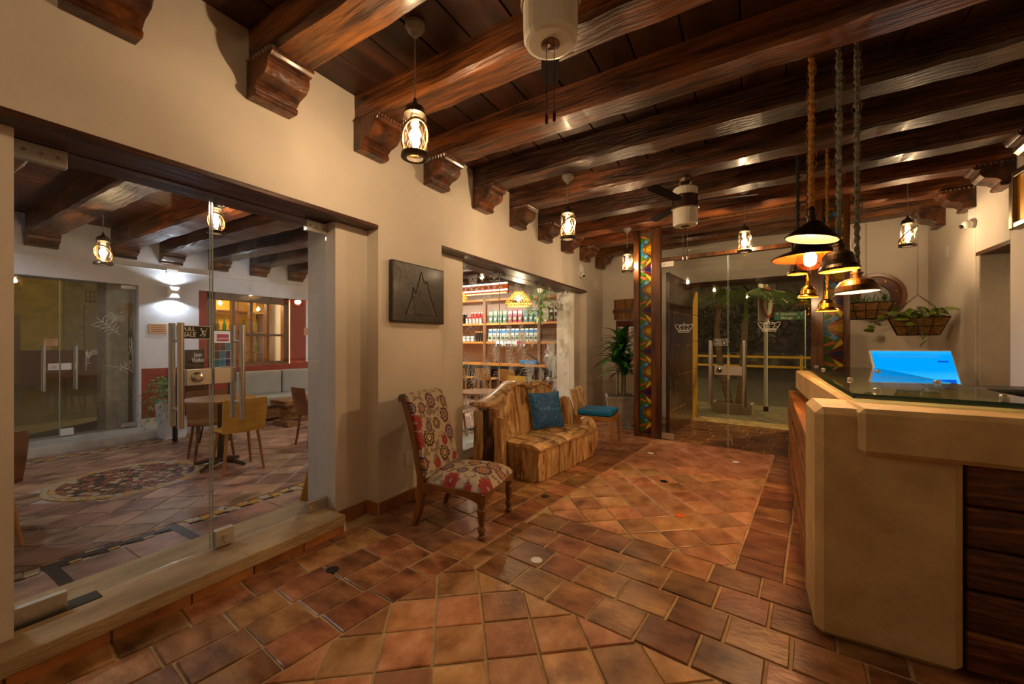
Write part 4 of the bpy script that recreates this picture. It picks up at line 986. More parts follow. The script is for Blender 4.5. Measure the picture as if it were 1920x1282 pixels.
# hanging baskets
def chain(pts, r=.011):
    b = MB()
    for (p, q_) in zip(pts[:-1], pts[1:]):
        p, q_ = Vector(p), Vector(q_); d = q_-p; L_ = d.length; n = max(1, int(L_/.034)); d.normalize(); sd_ = d.orthogonal().normalized(); s2_ = d.cross(sd_)
        for i in range(n):
            c = p+d*(L_*(i+.5)/n); ax = sd_ if i % 2 else s2_
            b.tube([c+d*.021*math.cos(a)+ax*.009*math.sin(a) for a in [k*math.pi/4 for k in range(8)]], .0022, 4, True)
    return b
M('liner', P3('5a3a14'), P3('86602c'), rough=.95, scale=30, bump=.6)
def basket(label, x, y, zt, rz, leafm, seed, trail):
    t = T('hanging_basket', label, 'hanging plant', (x, y, zt), rz, 'hanging plant baskets')
    a, c, d, e_ = .25, .12, .17, .08; h = -.20
    T_ = [(-a, -c, 0), (a, -c, 0), (a, c, 0), (-a, c, 0)]; B_ = [(-d, -e_, h), (d, -e_, h), (d, e_, h), (-d, e_, h)]
    MB().hexa(B_, T_).build('liner', 'liner', t)
    f = MB(); k = 1.02
    t2 = [(p[0]*k, p[1]*k, p[2]) for p in T_]; b2 = [(p[0]*k, p[1]*k*1.03, p[2]-.004) for p in B_]
    f.tube(t2, .006, 6, True); f.tube(b2, .005, 6, True)
    mid = [tuple((t2[i][j]+b2[i][j])/2 for j in range(3)) for i in range(4)]; f.tube(mid, .0035, 5, True)
    for i in range(4): f.tube([t2[i], b2[i]], .005, 5)
    for q_ in (.25, .5, .75):
        for s_ in (0, 2):
            p0, p1 = Vector(t2[s_]).lerp(Vector(t2[s_+1]), q_), Vector(b2[s_]).lerp(Vector(b2[s_+1]), q_); f.tube([p0, p1], .0035, 5)
    f.build('wire_frame', 'black_metal', t)
    top = (0, 0, .27)
    chain([top, (0, 0, 2.955-zt)]).build('chain', 'lantern_metal', t)
    for p in (t2[0], t2[1], t2[2], t2[3]): chain([p, top]).build('chain', 'lantern_metal', t)
    q = random.Random(seed); L1 = None
    if trail:
        lf = MB(); vs = []; fs = []
        prof = [(0, .0), (.012, .032), (.035, .045), (.06, .042), (.085, .024), (.105, .001)]
        for i, (px, w2) in enumerate(prof): vs += [(px, -w2, .008-px*.1-(px*3)**2*.2), (px, 0, -px*.1-(px*3)**2*.2), (px, w2, .008-px*.1-(px*3)**2*.2)]
        for i in range(5): fs += [(i*3, i*3+1, i*3+4, i*3+3), (i*3+1, i*3+2, i*3+5, i*3+4)]
        lf.add(vs, fs)
        spots = [(q.uniform(-.2, .2), q.uniform(-.1, .06), q.uniform(.0, .13)) for _ in range(34)]+[(-.25-.04*i, -.10, .07-.04*i) for i in range(6)]+[(-.08+.03*i, -.14, -.02-.05*i) for i in range(6)]
        for p in spots:
            rt = (q.uniform(-.6, .6), q.uniform(-.2, .9), q.random()*6.28); s_ = q.uniform(.8, 1.25)
            if L1 is None: L1 = lf.build('leaf', leafm, t, smooth=True, loc=p); L1.rotation_euler = rt
            else: inst(L1, t, p, rt, (s_, s_, s_))
        MB().tube([(-.1, -.08, .02), (-.22, -.11, .06), (-.32, -.10, -.02), (-.44, -.10, -.13)], .0025, 5).build('vine', 'stem', t); MB().tube([(0, -.1, .02), (0, -.15, -.06), (.04, -.15, -.2), (-.02, -.15, -.25)], .0025, 5).build('vine', 'stem', t)
    else:
        lf = leafmesh(.13, .012, .6, 4)
        for i in range(60):
            p = (q.uniform(-.22, .22), q.uniform(-.1, .1), .0); rt = (0, -R(q.uniform(20, 85)), q.random()*6.28)
            if L1 is None: L1 = lf.build('leaf', leafm, t, loc=p); L1.rotation_euler = rt
            else: inst(L1, t, p, rt)
    return t
basket('wire hayrack basket of grass hanging before the porthole', 1.30, 6.74, 1.85, R(-12), 'leaf', 4, False)
basket('wire hayrack basket of variegated pothos trailing leaves', 1.715, 6.49, 1.635, R(-12), 'leaf_var', 8, True)
# ================================================================ reception counter
ct = T('reception_counter', 'massive limestone reception counter with timber blocks and side panel', 'counter')
def cham(x0, y0, z0, x1, y1, z1, nm, bev=.03, mat='limestone'): return MB().box(x0, y0, z0, x1, y1, z1).build(nm, mat, ct, bevel=bev, seg=1)
cham(.268, 2.31, 0, .752, 2.72, 1.05, 'stone_pillar')
cham(.415, 2.255, .865, 1.10, 2.60, 1.062, 'stone_slab', .02)
cham(.425, 2.60, .865, 1.08, 5.10, 1.058, 'stone_worktop', .015)
cham(.60, 2.72, 0, 1.05, 5.0, .87, 'core_wall', .005, 'limestone')
z = .02
for i, h in enumerate((.168, .166, .17, .168, .17)):
    MB().box(.762, 2.335-.004*(i % 2), z, 1.16, 2.50, z+h-.006).build('timber_block', 'wood_block', ct, bevel=.012, seg=2); z += h
MB().box(.752, 2.40, 0, 1.15, 2.6, .87).build('block_backing', 'print_black', ct)
z = 0
for i, h in enumerate((.20, .21, .21, .20)):
    xo = (0, .006, -.004, .004)[i]
    MB().hexa([(.278+xo, 2.73, z), (.60, 2.73, z), (.60, 5.42, z), (.388+xo, 5.45, z)], [(.274+xo, 2.73, z+h-.006), (.60, 2.73, z+h-.006), (.60, 5.42, z+h-.006), (.384+xo, 5.45, z+h-.006)]).build('side_timber', 'wood_side', ct, bevel=.006); z += h
gt_ = T('glass_counter_top', 'thick clear glass top on steel standoffs over the counter', 'glass top', (0, 0, 0))
poly = [(.445, 2.55), (1.04, 2.47), (1.078, 2.75), (1.085, 4.69), (1.07, 5.14), (.497, 5.21)]
MB().prism(poly, 1.075, 1.099).build('glass_sheet', 'green_glass', gt_)
e = MB()
for i in range(len(poly)):
    p, q_ = Vector(poly[i]), Vector(poly[(i+1) % len(poly)]); d = (q_-p).normalized(); nr = Vector((d.y, -d.x))*.0025
    e.hexa([(p.x, p.y, 1.0752), (q_.x, q_.y, 1.0752), (q_.x+nr.x, q_.y+nr.y, 1.0752), (p.x+nr.x, p.y+nr.y, 1.0752)], [(p.x, p.y, 1.0988), (q_.x, q_.y, 1.0988), (q_.x+nr.x, q_.y+nr.y, 1.0988), (p.x+nr.x, p.y+nr.y, 1.0988)])
e.build('glass_edge', 'glass_edge', gt_)
for x, y in ((.593, 5.08), (.582, 4.55), (.954, 4.55), (.579, 3.42), (.565, 2.72), (1.0, 3.45), (.985, 2.66)):
    MB().lathe([(.017, 1.057), (.017, 1.0745)], 16, (x, y, 0)).build('standoff', 'steel', gt_); MB().lathe([(.017, 1.0995), (.017, 1.112), (.014, 1.115), (0, 1.115)], 16, (x, y, 0)).build('standoff_cap', 'steel', gt_)
# desk, screen, printer, plant behind the counter
dk = T('reception_desk', 'low dark desk behind the counter carrying the bright screen', 'desk')
MB().box(1.12, 3.0, .70, 2.0, 5.75, .74).build('desktop', 'frame_wood', dk)
for y in (3.0, 5.70): MB().box(1.14, y, 0, 1.95, y+.04, .70).build('leg_panel', 'frame_wood', dk)
t = T('computer_monitor', 'computer screen glowing bright blue above the counter', 'monitor', (1.44, 5.39, .74), R(15))
mm = Matrix.Translation((0, 0, .165)) @ Matrix.Rotation(R(-22), 4, 'X')
MB().box(-.335, 0, 0, .335, .025, .39).xf(mm).build('bezel', 'white_plastic', t, bevel=.004)
m = bpy.data.materials.new('screen'); m.use_nodes = True; N = m.node_tree.nodes; Lk = m.node_tree.links; N.remove(N['Principled BSDF'])
em = N.new('ShaderNodeEmission'); em.inputs[1].default_value = .66; tc = N.new('ShaderNodeTexCoord'); wv = N.new('ShaderNodeTexWave'); wv.inputs['Scale'].default_value = .8; wv.inputs['Distortion'].default_value = 2.2; wv.bands_direction = 'Z'; wv.wave_profile = 'SIN'
cr = N.new('ShaderNodeValToRGB'); cr.color_ramp.elements[0].color = (*P3('00a2ff'), 1); cr.color_ramp.elements[1].color = (*P3('38c0ff'), 1); cr.color_ramp.elements[0].position = .3
Lk.new(tc.outputs['Object'], wv.inputs[0]); Lk.new(wv.outputs['Fac'], cr.inputs[0]); Lk.new(cr.outputs[0], em.inputs[0]); Lk.new(em.outputs[0], N['Material Output'].inputs[0]); MATS['screen'] = m
s_ = MB().box(-.325, -.002, .012, .325, .001, .38).xf(mm).build('screen', 'screen', t)
EM('screen_dark', P3('0a55d8'), .66); EM('screen_mid', P3('3a9ae0'), .66)
MB().prism([(-.05, .07), (.10, .085), (.30, .088), (.30, .03), (.16, .035)], 0, .001, lambda p, q_, h: (p, -.003+h, q_)).xf(mm).build('screen_wave', 'screen_dark', s_)
ic = MB()
for i in range(22): ic.box(-.275+i*.023, -.0035, .312, -.275+i*.023+.015, -.0025, .332)
ic.xf(mm); stuff(ic.build('screen_icons', 'screen_mid', s_))
MB().box(.20, -.0035, .262, .285, -.0025, .28).xf(mm).build('screen_button', 'screen_dark', s_)
MB().lathe([(.12, 0), (.12, .012), (.03, .02), (.025, .26), (0, .26)], 20, (0, .05, 0)).build('stand', 'white_plastic', t)

t = T('desk_printer', 'dark brown desktop printer beside the blue screen', 'printer', (1.66, 4.42, .74), R(10))
MB().box(-.22, -.16, 0, .22, .16, .22).build('body', 'port_iron', t, bevel=.015); MB().box(-.21, -.15, .22, .21, .15, .275).build('lid', 'black_plastic', t, bevel=.02)
MB().box(-.16, -.18, .1, .16, -.155, .13).build('paper_slot', 'black_plastic', t); MB().box(-.18, -.163, .17, .05, -.158, .19).build('panel', 'steel', t)
t = T('card_terminal', 'small black card terminal with a white slip by the right wall', 'card terminal', (1.86, 3.95, .74), R(20))
MB().box(-.05, -.1, 0, .05, .1, .24).build('body', 'black_plastic', t, bevel=.012); MB().box(-.03, -.101, .1, .03, -.1, .2).build('screen', 'grey_plastic', t); MB().box(-.03, -.05, .24, .03, .03, .29).build('paper_slip', 'print_white', t)
t = T('potted_agave', 'spiky dark leaved plant standing behind the counter', 'plant', (1.45, 6.35, 0))
MB().lathe([(.14, 0), (.19, .70), (.2, .72), (.2, .76), (.18, .76), (.17, .70), (0, .70)], 24).build('pot', 'concrete', t)
lf = leafmesh(.55, .05, .35, 6, .3, .35); L1 = None; q = random.Random(21)
for i in range(26):
    rt = (0, -R(q.uniform(15, 75)), i*2.4); s_ = q.uniform(.7, 1.1)
    if L1 is None: L1 = lf.build('leaf', 'leaf_dark', t, smooth=True, loc=(0, 0, .74)); L1.rotation_euler = rt
    else: inst(L1, t, (0, 0, .74), rt, (s_, s_, s_))
# ================================================================ cafe shell
FX = -7.70
cf = S(MB().box(FX, -1.2, -.12, -2.95, 7.95, -.007).build('floor', 'grout_cafe'), 'terracotta tiled floor of the cafe beyond the glass doors')
tiles = []
def put2(poly, mat, box, dz=0):
    for (a, b, c) in ((1, 0, box[1]), (-1, 0, -box[0]), (0, 1, box[3]), (0, -1, -box[2])):
        poly = clip(poly, a, b, c)
        if len(poly) < 3: return
    if area(poly) < .004: return
    tiles.append(tile_obj(orient(poly), mat, cf, dz+(rng.random()-.5)*.002))
MC = (-5.30, 1.55); MR = .60
def diag2(box, s=.255, g=.014, rot=R(38)):
    p = s+g; c_, s_ = math.cos(rot), math.sin(rot)
    for i in range(-40, 41):
        for j in range(-40, 41):
            cx = -5.3+(i*c_-j*s_)*p; cy = 3.0+(i*s_+j*c_)*p
            if box[0]-.3 < cx < box[1]+.3 and box[2]-.3 < cy < box[3]+.3:
                if math.hypot(cx-MC[0], cy-MC[1]) < MR-.05: continue
                h = s/2; put2([(cx+(a*c_-b*s_)*h, cy+(a*s_+b*c_)*h) for a, b in ((-1, -1), (1, -1), (1, 1), (-1, 1))], 'tile_cafe', box)
diag2((-6.88, -3.70, -1.1, 7.9))
for x0, x1 in ((-3.56, -2.96), (-7.2, -7.03)):
    y = -1.1
    while y < 7.9:
        l = .30 if x0 > -4 else .26; k = 2 if x0 > -4 else 1; w_ = (x1-x0)/k
        for i in range(k): put2([(x0+i*w_+.006, y+.006), (x0+(i+1)*w_-.006, y+.006), (x0+(i+1)*w_-.006, y+l-.006), (x0+i*w_+.006, y+l-.006)], 'tile_cafe', (x0, x1, -1.1, 7.9))
        y += l
lay(tiles, cf, 300)
M('mos_gold', P3('b48a3a'), rough=.4, rnd=.3); M('mos_cream', P3('b8a686'), rough=.45); M('mos_dark', P3('3e3a36'), rough=.4); M('mos_rust', P3('8a5640'), rough=.4)
mos = {'mos_gold': MB(), 'mos_cream': MB(), 'mos_dark': MB(), 'mos_rust': MB()}
def mp(col, poly): mos[col].prism(orient(poly), -.008, .001)
for xc in (-3.63, -6.955):
    y = -1.0; i = 0
    while y < 7.8:
        a = .055; s_ = 1 if i % 2 else -1
        mp('mos_gold' if i % 3 else 'mos_cream', [(xc-s_*.055, y), (xc+s_*.03, y+.012), (xc+s_*.03, y+.075), (xc-s_*.055, y+.055)])
        mp('mos_dark' if i % 2 else 'mos_rust', [(xc+s_*.04, y+.004), (xc+s_*.062, y+.09), (xc+s_*.04, y+.08)]); y += .088; i += 1
q = random.Random(13)
for ri in range(12):
    r0, r1 = .02+ri*.048, .02+ri*.048+.042; n = max(5, int(2*math.pi*r1/.058))
    for k in range(n):
        a0, a1 = 2*math.pi*(k+.06)/n+ri, 2*math.pi*(k+.94)/n+ri
        col = q.choice(['mos_gold', 'mos_cream', 'mos_cream']) if ri in (10, 11) else q.choice(['mos_rust', 'mos_dark', 'mos_cream', 'mos_rust'])
        pl = [(MC[0]+r*math.cos(a), MC[1]+r*math.sin(a)) for r, a in ((r0, a0), (r0, a1), (r1+q.uniform(-.01, .012), a1), (r1, (a0+a1)/2), (r1+q.uniform(-.01, .012), a0))]
        mp(col, pl)
mos['mos_rust'].lathe([(.60, -.010), (.60, -.0055), (0, -.0055)], 40, (MC[0], MC[1], 0))
for k, b in mos.items(): stuff(b.build('mosaic', k, cf))
mt = MB().box(-3.66, .66, -.004, -3.60, 1.33, .002).box(-3.60, .66, -.004, -3.08, .72, .002).box(-3.60, 1.27, -.004, -3.08, 1.33, .002)
mt.build('metal_inlay', 'black_metal', cf)
b = MB()
b.box(FX-.35, -1.2, -.3, FX, -.3, 3.2); b.box(FX-.35, 2.34, -.3, FX, 3.09, 3.2); b.box(FX-.35, 4.76, -.3, FX, 8.0, 3.2)
b.box(FX-.35, -.3, 2.18, FX, 2.34, 3.2); b.box(FX-.35, 3.09, 2.19, FX, 4.76, 3.2); b.box(FX-.35, 3.09, -.3, FX, 4.76, .93)
S(b.build('wall_far', 'white_plaster'), 'white plastered cafe wall with red wainscot')
wn = SE('trim_7', label='red painted wainscot and window surround of the cafe')
for y0, y1 in ((2.37, 3.09), (4.76, 8.0)): MB().box(FX, y0, 0, FX+.006, y1, .955).build('wainscot', 'red_paint', wn)
MB().box(FX, 3.09, 0, FX+.006, 4.76, .93).build('wainscot', 'red_paint', wn)
MB().box(FX, 3.09, .93, FX+.007, 3.20, 2.19).build('surround', 'red_paint', wn); MB().box(FX, 4.60, .93, FX+.007, 4.92, 2.19).build('surround', 'red_paint', wn)
k = MB()
for i in range(5):
    y = 2.40+i*.12; k.box(FX+.006, y, .80, FX+.009, y+.09, .812); k.box(FX+.006, y, .80, FX+.009, y+.012, .88); k.box(FX+.006, y+.03, .83, FX+.009, y+.09, .842)
stuff(k.build('key_relief', 'red_paint', wn))
MB().box(FX, 2.36, .1, FX+.02, 2.56, .22).build('skirting_block', 'step_stone', wn)
S(MB().box(-7.2, -.6, -.006, FX-.3, 2.56, .10).build('trim_8', 'step_stone', bevel=.006), 'pale stone step before the cafe street door')
S(MB().box(FX-.35, -1.5, -.2, -2.95, -1.2, 3.2).build('wall_near', 'white_plaster'), 'white end wall of the cafe')
M('shop_wall', P3('c8a890'), rough=.8); M('shop_red', P3('4a1414'), rough=.6)
S(MB().box(FX-.35, 7.95, .80, -2.95, 8.25, 3.2).build('wall_shop', 'shop_wall'), 'pale wall behind the shop shelves')
S(MB().box(FX-.35, 7.90, -.2, -2.95, 8.25, .80).build('wall_shop_low', 'shop_red'), 'dark red lower wall under the shop counter')
cc = SE('ceiling', label='narrow board ceiling of the cafe')
MB().box(FX, -1.2, 2.965, -2.95, 8, 3.1).build('ceiling_deck', 'cafe_board', cc)
x = FX
while x < -2.96:
    MB().box(x+.003, -1.2, 2.94, min(x+.117, -2.952), 7.94, 2.964).build('ceiling_board', 'cafe_board', cc); x += .12
for i, y in enumerate((-.2, .52, 1.26, 2.03, 2.58, 3.22, 3.86, 4.56, 5.25, 5.95, 6.65, 7.35)):
    lab = 'dark hewn cafe ceiling beam on small corbels, %s from the left' % ORD[i]
    beam(y, y, FX, -2.95, 2.69, 2.945, .27, lab, 'beam_dark' if i > 3 else 'beam', 'cafe ceiling beams', .72)
# street door of the cafe
def cafe_leaf(name, y0, y1, hinge, label):
    d = SE(name, (FX-.08, 0, 0), 0, label)
    MB().box(-.005, y0+.003, .12, .005, y1-.003, 2.175).build('glass_pane', 'glass', d)
    ye = y1 if hinge == 'l' else y0
    MB().box(-.005, ye-.004, .12, .005, ye, 2.175).build('glass_edge', 'glass_rim', d)
    a, c = (y1-.1, y1-.005) if hinge == 'l' else (y0+.005, y0+.1)
    MB().box(-.015, a, .985, .015, c, 1.07).build('lock_plate', 'white_plastic', d)
    if hinge == 'l': MB().tube([(.015, a+.045, 1.03), (.03, a+.045, 1.03)], .026, 12).build('lock_knob', 'steel', d)
    else: MB().box(-.015, y0+.0, .12, .015, y0+.12, .21).build('bolt_plate', 'white_plastic', d); MB().box(-.015, y1-.17, .12, .015, y1, .18).build('hinge_plate', 'satin', d); MB().box(-.015, y1-.17, 2.12, .015, y1, 2.17).build('hinge_plate', 'satin', d)
    hy = y1-.14 if hinge == 'l' else y0+.14
    for sx in (1, -1):
        h = MB().tube([(sx*.05, hy, .72), (sx*.05, hy, 1.30)], .014, 10).build('handle', 'steel', d)
        MB().tube([(0, hy, .8), (sx*.05, hy, .8)], .007, 6).tube([(0, hy, 1.22), (sx*.05, hy, 1.22)], .007, 6).build('standoff', 'steel', h)
    return d
d5 = cafe_leaf('door_5', .30, 1.567, 'l', 'glass cafe street door leaf with round lock'); d6 = cafe_leaf('door_6', 1.573, 2.335, 'r', 'etched glass cafe street door leaf')
sg = MB().box(.006, 1.43, 1.30, .009, 1.55, 1.385).build('pull_sign', 'sign_peach', d5)
text('lettering', 'HALE', .034, 'print_black', sg, face((.0095, 1.49, 1.362), (0, 1, 0), (0, 0, 1))); text('lettering', 'PULL', .034, 'print_black', sg, face((.0095, 1.49, 1.322), (0, 1, 0), (0, 0, 1)))
stuff(etch_lines(1.8, 2.3, 10, .9, 1.75, 41).build('etching', 'etch', d6))
tag(MB().box(FX-.5, 2.02, -.05, FX-.12, 2.26, 2.6).build('stone_column', 'concrete', bevel=.01), 'rough stone column outside the cafe street door', 'column')
# timber window
wi = SE('window_2', (FX-.10, 0, 0), 0, 'brown timber casement window with yellow light behind')
MB().box(-.05, 3.20, .93, .06, 3.33, 2.19).box(-.05, 4.50, .93, .06, 4.60, 2.19).box(-.05, 3.20, 2.07, .06, 4.6, 2.19).box(-.05, 3.2, .93, .06, 4.6, .99).build('window_frame', 'win_wood', wi)
for i in range(4):
    a = 3.33+i*.2925
    MB().box(-.04, a-.02, .99, .05, a+.025, 2.07).build('stile', 'win_wood', wi)
    for z0, z1 in ((.99, 1.46), (1.50, 2.07)): MB().box(-.003, a+.025, z0, .003, a+.2725, z1).build('glass_pane', 'glass', wi)
MB().box(-.04, 3.33, 1.46, .045, 4.5, 1.50).build('glazing_bar', 'win_wood', wi)
rm = SE('wall_bar', label='yellow lit room behind the timber window')
M('bar_yellow', P3('c8961e'), P3('d8a83a'), rough=.8, scale=3)
MB().box(FX-2.4, 2.6, 0, FX-2.3, 5.6, 3).build('bar_back', 'bar_yellow', rm); MB().box(FX-2.4, 2.5, 0, FX-.36, 2.6, 3).build('bar_side', 'bar_yellow', rm); MB().box(FX-2.4, 5.5, 0, FX-.36, 5.6, 3).build('bar_side', 'white_plaster', rm)
MB().box(FX-2.4, 2.5, 2.9, FX-.36, 5.6, 3).build('bar_ceiling', 'white_plaster', rm); MB().box(FX-2.4, 2.5, -.1, FX-.36, 5.6, 0).build('bar_floor', 'tile_cafe', rm)
sh = T('bar_shelf', 'dark bar shelf unit seen through the timber window', 'shelf', (FX-2.25, 4.55, 0))
for z in (1.1, 1.55, 2.0): MB().box(0, -.5, z, .3, .6, z+.03).build('shelf', 'win_wood', sh)
for y in (-.5, .05, .6): MB().box(0, y-.02, .0, .3, y+.02, 2.4).build('upright', 'win_wood', sh)
bt0 = None
for z in (1.13, 1.58):
    for i in range(8):
        lc = (FX-2.05, 4.12+i*.13, z)
        if bt0 is None:
            M('bottle', P3('3a4a12'), rough=.1, rnd=.8, hue=.3)
            bt0 = MB().lathe([(.032, 0), (.034, .15), (.014, .2), (.013, .27), (0, .27)], 10).build('bottle', 'bottle', loc=lc); tag(bt0, 'glass bottle on the bar shelf behind the timber window', 'bottle', 'bottles on the bar shelf')
        else: o = bt0.copy(); C.objects.link(o); o.location = lc
        (bt0 if i == 0 and z < 1.2 else o)['label'] = 'glass bottle on the %s bar shelf behind the window, %s from the left' % ('lower' if z < 1.2 else 'upper', ORD[i])
t = T('bar_picture', 'framed print on the yellow bar wall behind the window', 'picture', (FX-2.29, 3.55, 1.95))
MB().box(0, -.22, -.2, .03, .22, .2).build('frame', 'win_wood', t); MB().box(.03, -.19, -.17, .034, .19, .17).build('print', 'bar_yellow', t)
lamp('bar_lamp', (FX-1.2, 3.6, 2.4), 120, TUNG, .1)
# sconce
t = T('wall_sconce', 'white up and down wall light beside the cafe street door', 'wall lamp', (FX, 2.73, 2.115))
MB().box(0, -.075, -.085, .11, .075, .085).build('housing', 'white_plastic', t, bevel=.004)
MB().prism([(-.06, .078), (.06, .078), (.035, .03), (-.035, .03)], .111, .113, lambda p, q_, h: (h, p, q_)).build('diffuser', 'cool_face', t)
MB().prism([(-.06, -.078), (.06, -.078), (.035, -.03), (-.035, -.03)], .111, .113, lambda p, q_, h: (h, p, q_)).build('diffuser', 'cool_face', t)
for sg_, pw in ((1, 6), (-1, 8)):
    l = lamp('beam_light', (.10, 0, sg_*.10), pw, COOL, .02, t, 'SPOT', spot_size=R(150), spot_blend=.25); l.rotation_euler = (0 if sg_ < 0 else math.pi, 0, 0)
t = T('conduit', 'thin white cable conduit along the cafe wall', 'conduit', (FX, 0, 0))
MB().tube([(.016, -.5, 2.43), (.016, 7.9, 2.47)], .011, 8).build('pipe', 'white_plastic', t); MB().tube([(.012, 2.73, 2.43), (.012, 2.73, 2.2)], .009, 8).build('drop', 'white_plastic', t); MB().box(0, 2.66, 2.40, .03, 2.80, 2.47).build('junction_box', 'white_plastic', t)
for y, z in ((2.56, 1.55), (4.99, 1.56)):
    o = tag(MB().box(FX+.001, y-.11, z-.075, FX+.012, y+.11, z+.075).build('wall_notice', 'sign_peach'), 'small pinkish notice plate %s' % ('beside the wall light' if y < 3 else 'right of the timber window'), 'notice')
    for j in range(4): MB().box(.0122, -.08, .045-j*.03, .013, .08, .052-j*.03).build('text_line', 'st_rust', o, loc=(FX, y, z))
# cafe lanterns and woven lamps
lantern('wire guarded lantern hanging in the cafe near the street door', -5.85, 1.49, 2.94, 2.16, 9)
lantern('wire guarded lantern under the cafe ceiling behind the top of the glass doors', -4.55, 1.97, 2.94, 2.42, 9)
M('wicker', P3('b8861e'), P3('e0b858'), rough=.8, scale=40)
def woven(label, x, y, zb, r, power):
    t = T('woven_pendant', label, 'pendant lamp', (x, y, 0), 0, 'woven pendant lamps')
    MB().tube([(0, 0, 2.94), (0, 0, zb+r*1.1)], .004, 6).build('cord', 'black_metal', t)
    b = MB(); n = 26; pr_ = [(r*.86, 0), (r, r*.18), (r*.98, r*.28), (r*.62, r*.72), (r*.36, r*1.02), (r*.28, r*1.1)]
    for k in range(n):
        for s_ in (1, -1):
            b.tube([(rr*math.cos(2*math.pi*k/n+s_*i*.16), rr*math.sin(2*math.pi*k/n+s_*i*.16), zb+z) for i, (rr, z) in enumerate(pr_)], .0045, 4)
    for rr, z in pr_: b.ring((0, 0, zb+z), rr, .005, 26, 4)
    stuff(b.build('shade', 'wicker', t)); MB().lathe([(.02, zb+r*.8), (.04, zb+r*.45), (0, zb+r*.25)], 12).build('bulb', 'bulb', t, smooth=True)
    lamp('bulb_light', (0, 0, zb+r*.45), power, (1, .78, .5), .04, t)
woven('honey coloured woven pendant lamp in the shop before the red packets', -3.24, 5.75, 1.94, .22, 22)
woven('honey coloured woven pendant lamp at the left edge of the etched window', -4.55, 5.75, 2.1, .22, 22)
woven('honey coloured woven pendant lamp above the low table in the cafe', -5.6, 4.4, 2.1, .22, 10)
# cafe furniture
def legs4(t, pts, z, r, mat, splay=.0):
    for (x, y) in pts: MB().tube([(x*(1+splay), y*(1+splay), 0), (x, y, z)], [r*.75, r], 10).build('leg', mat, t)
def ply_chair(label, loc, rz, mat, lm, group='plywood cafe chairs'):
    t = T('cafe_chair', label, 'chair', loc, rz, group)
    legs4(t, ((.14, .14), (.14, -.14), (-.14, .14), (-.14, -.14)), .41, .017, lm, .32)
    MB().grid(8, 8, lambda u, v: (-.19+.40*u, (2*v-1)*(.19+.015*u), .425+.012*(2*v-1)**2-.02*max(0, u-.8)*5*.5))
    def shell_(fn, th, nm):
        b = MB(); nu, nv = 8, 8; f0 = [fn(i/nu, j/nv) for j in range(nv+1) for i in range(nu+1)]
        f1 = [(p[0]+th[0], p[1]+th[1], p[2]+th[2]) for p in f0]; m_ = len(f0); vs = f0+f1; fs = []
        for j in range(nv):
            for i in range(nu):
                a = j*(nu+1)+i; fs += [(a, a+1, a+nu+2, a+nu+1), (m_+a+nu+1, m_+a+nu+2, m_+a+1, m_+a)]
        for i in range(nu): fs += [(i+1, i, m_+i, m_+i+1), (nv*(nu+1)+i, nv*(nu+1)+i+1, m_+nv*(nu+1)+i+1, m_+nv*(nu+1)+i)]
        for j in range(nv): a = j*(nu+1); fs += [(a, a+nu+1, m_+a+nu+1, m_+a), (a+nu+nu+1, a+nu, m_+a+nu, m_+a+nu+nu+1)]
        b.add(vs, fs).build(nm, mat, t, smooth=False)
    shell_(lambda u, v: (-.20+.40*u, (2*v-1)*.20*(1-.06*abs(2*u-1)**4), .42+.012*(2*v-1)**2-.05*max(0, u-.85)), (0, 0, .014), 'seat')
    shell_(lambda u, v: (-.20-.07*u+.03*(2*v-1)**2-.012*math.sin(math.pi*u), (2*v-1)*(.195+.01*u)*(1-.07*max(0, u-.85)*6*abs(2*v-1)**3), .42+.35*u), (.014, 0, .002), 'backrest')
    return t
ply_chair('yellow plywood chair at the round cafe table', (-4.70, 2.24, 0), R(172), 'ply_yellow', 'stool_wood')
ply_chair('brown plywood chair on the far side of the round cafe table', (-5.38, 2.28, 0), R(-12), 'ply_brown', 'ply_brown')
ply_chair('brown plywood chair turned away near the right hand jamb', (-4.93, 3.30, 0), R(80), 'ply_brown', 'ply_brown')
ply_chair('brown plywood chair cut by the left pier of the doors', (-4.30, .45, 0), R(190), 'ply_brown', 'stool_wood')
ply_chair('ochre plywood chair close behind the etched window', (-3.35, 4.10, 0), R(100), 'ply_yellow', 'stool_wood')
ply_chair('ochre plywood chair by the shop table behind the log bench', (-3.45, 5.75, 0), R(-100), 'ply_yellow', 'stool_wood')
def ped_table(label, loc, r, z, group='round pedestal tables'):
    t = T('round_table', label, 'table', loc, 0, group)
    MB().lathe([(r-.01, z-.028), (r, z-.02), (r, z-.004), (r-.004, z), (0, z)], 36).build('tabletop', 'table_wood', t)
    MB().tube([(0, 0, .05), (0, 0, z-.03)], .03, 14).build('column', 'black_metal', t)
    for k in range(4):
        a = k*math.pi/2+.5; MB().tube([(.02*math.cos(a), .02*math.sin(a), .07), (.15*math.cos(a), .15*math.sin(a), .05), (.27*math.cos(a), .27*math.sin(a), .02)], [.03, .024, .018], 8).build('foot', 'black_metal', t)
ped_table('round wooden cafe table between the yellow and brown chairs', (-4.98, 2.20, 0), .33, .74)
ped_table('round wooden cafe table cut by the left pier', (-4.58, .33, 0), .33, .74)
ped_table('round wooden table right behind the etched window', (-3.45, 4.95, 0), .34, .62)
t = T('low_trestle_table', 'low rustic wooden coffee table before the grey banquette', 'table', (-6.45, 4.15, 0))
MB().box(-.22, -.5, .34, .22, .5, .42).build('tabletop', 'old_wood', t, bevel=.008)
for y in (-.38, .38): MB().box(-.06, y-.06, .08, .06, y+.06, .34).build('post', 'old_wood', t, bevel=.006); MB().box(-.2, y-.08, 0, .2, y+.08, .09).build('foot', 'old_wood', t, bevel=.006); MB().box(-.15, y-.05, .28, .15, y+.05, .342).build('bracket', 'old_wood', t)
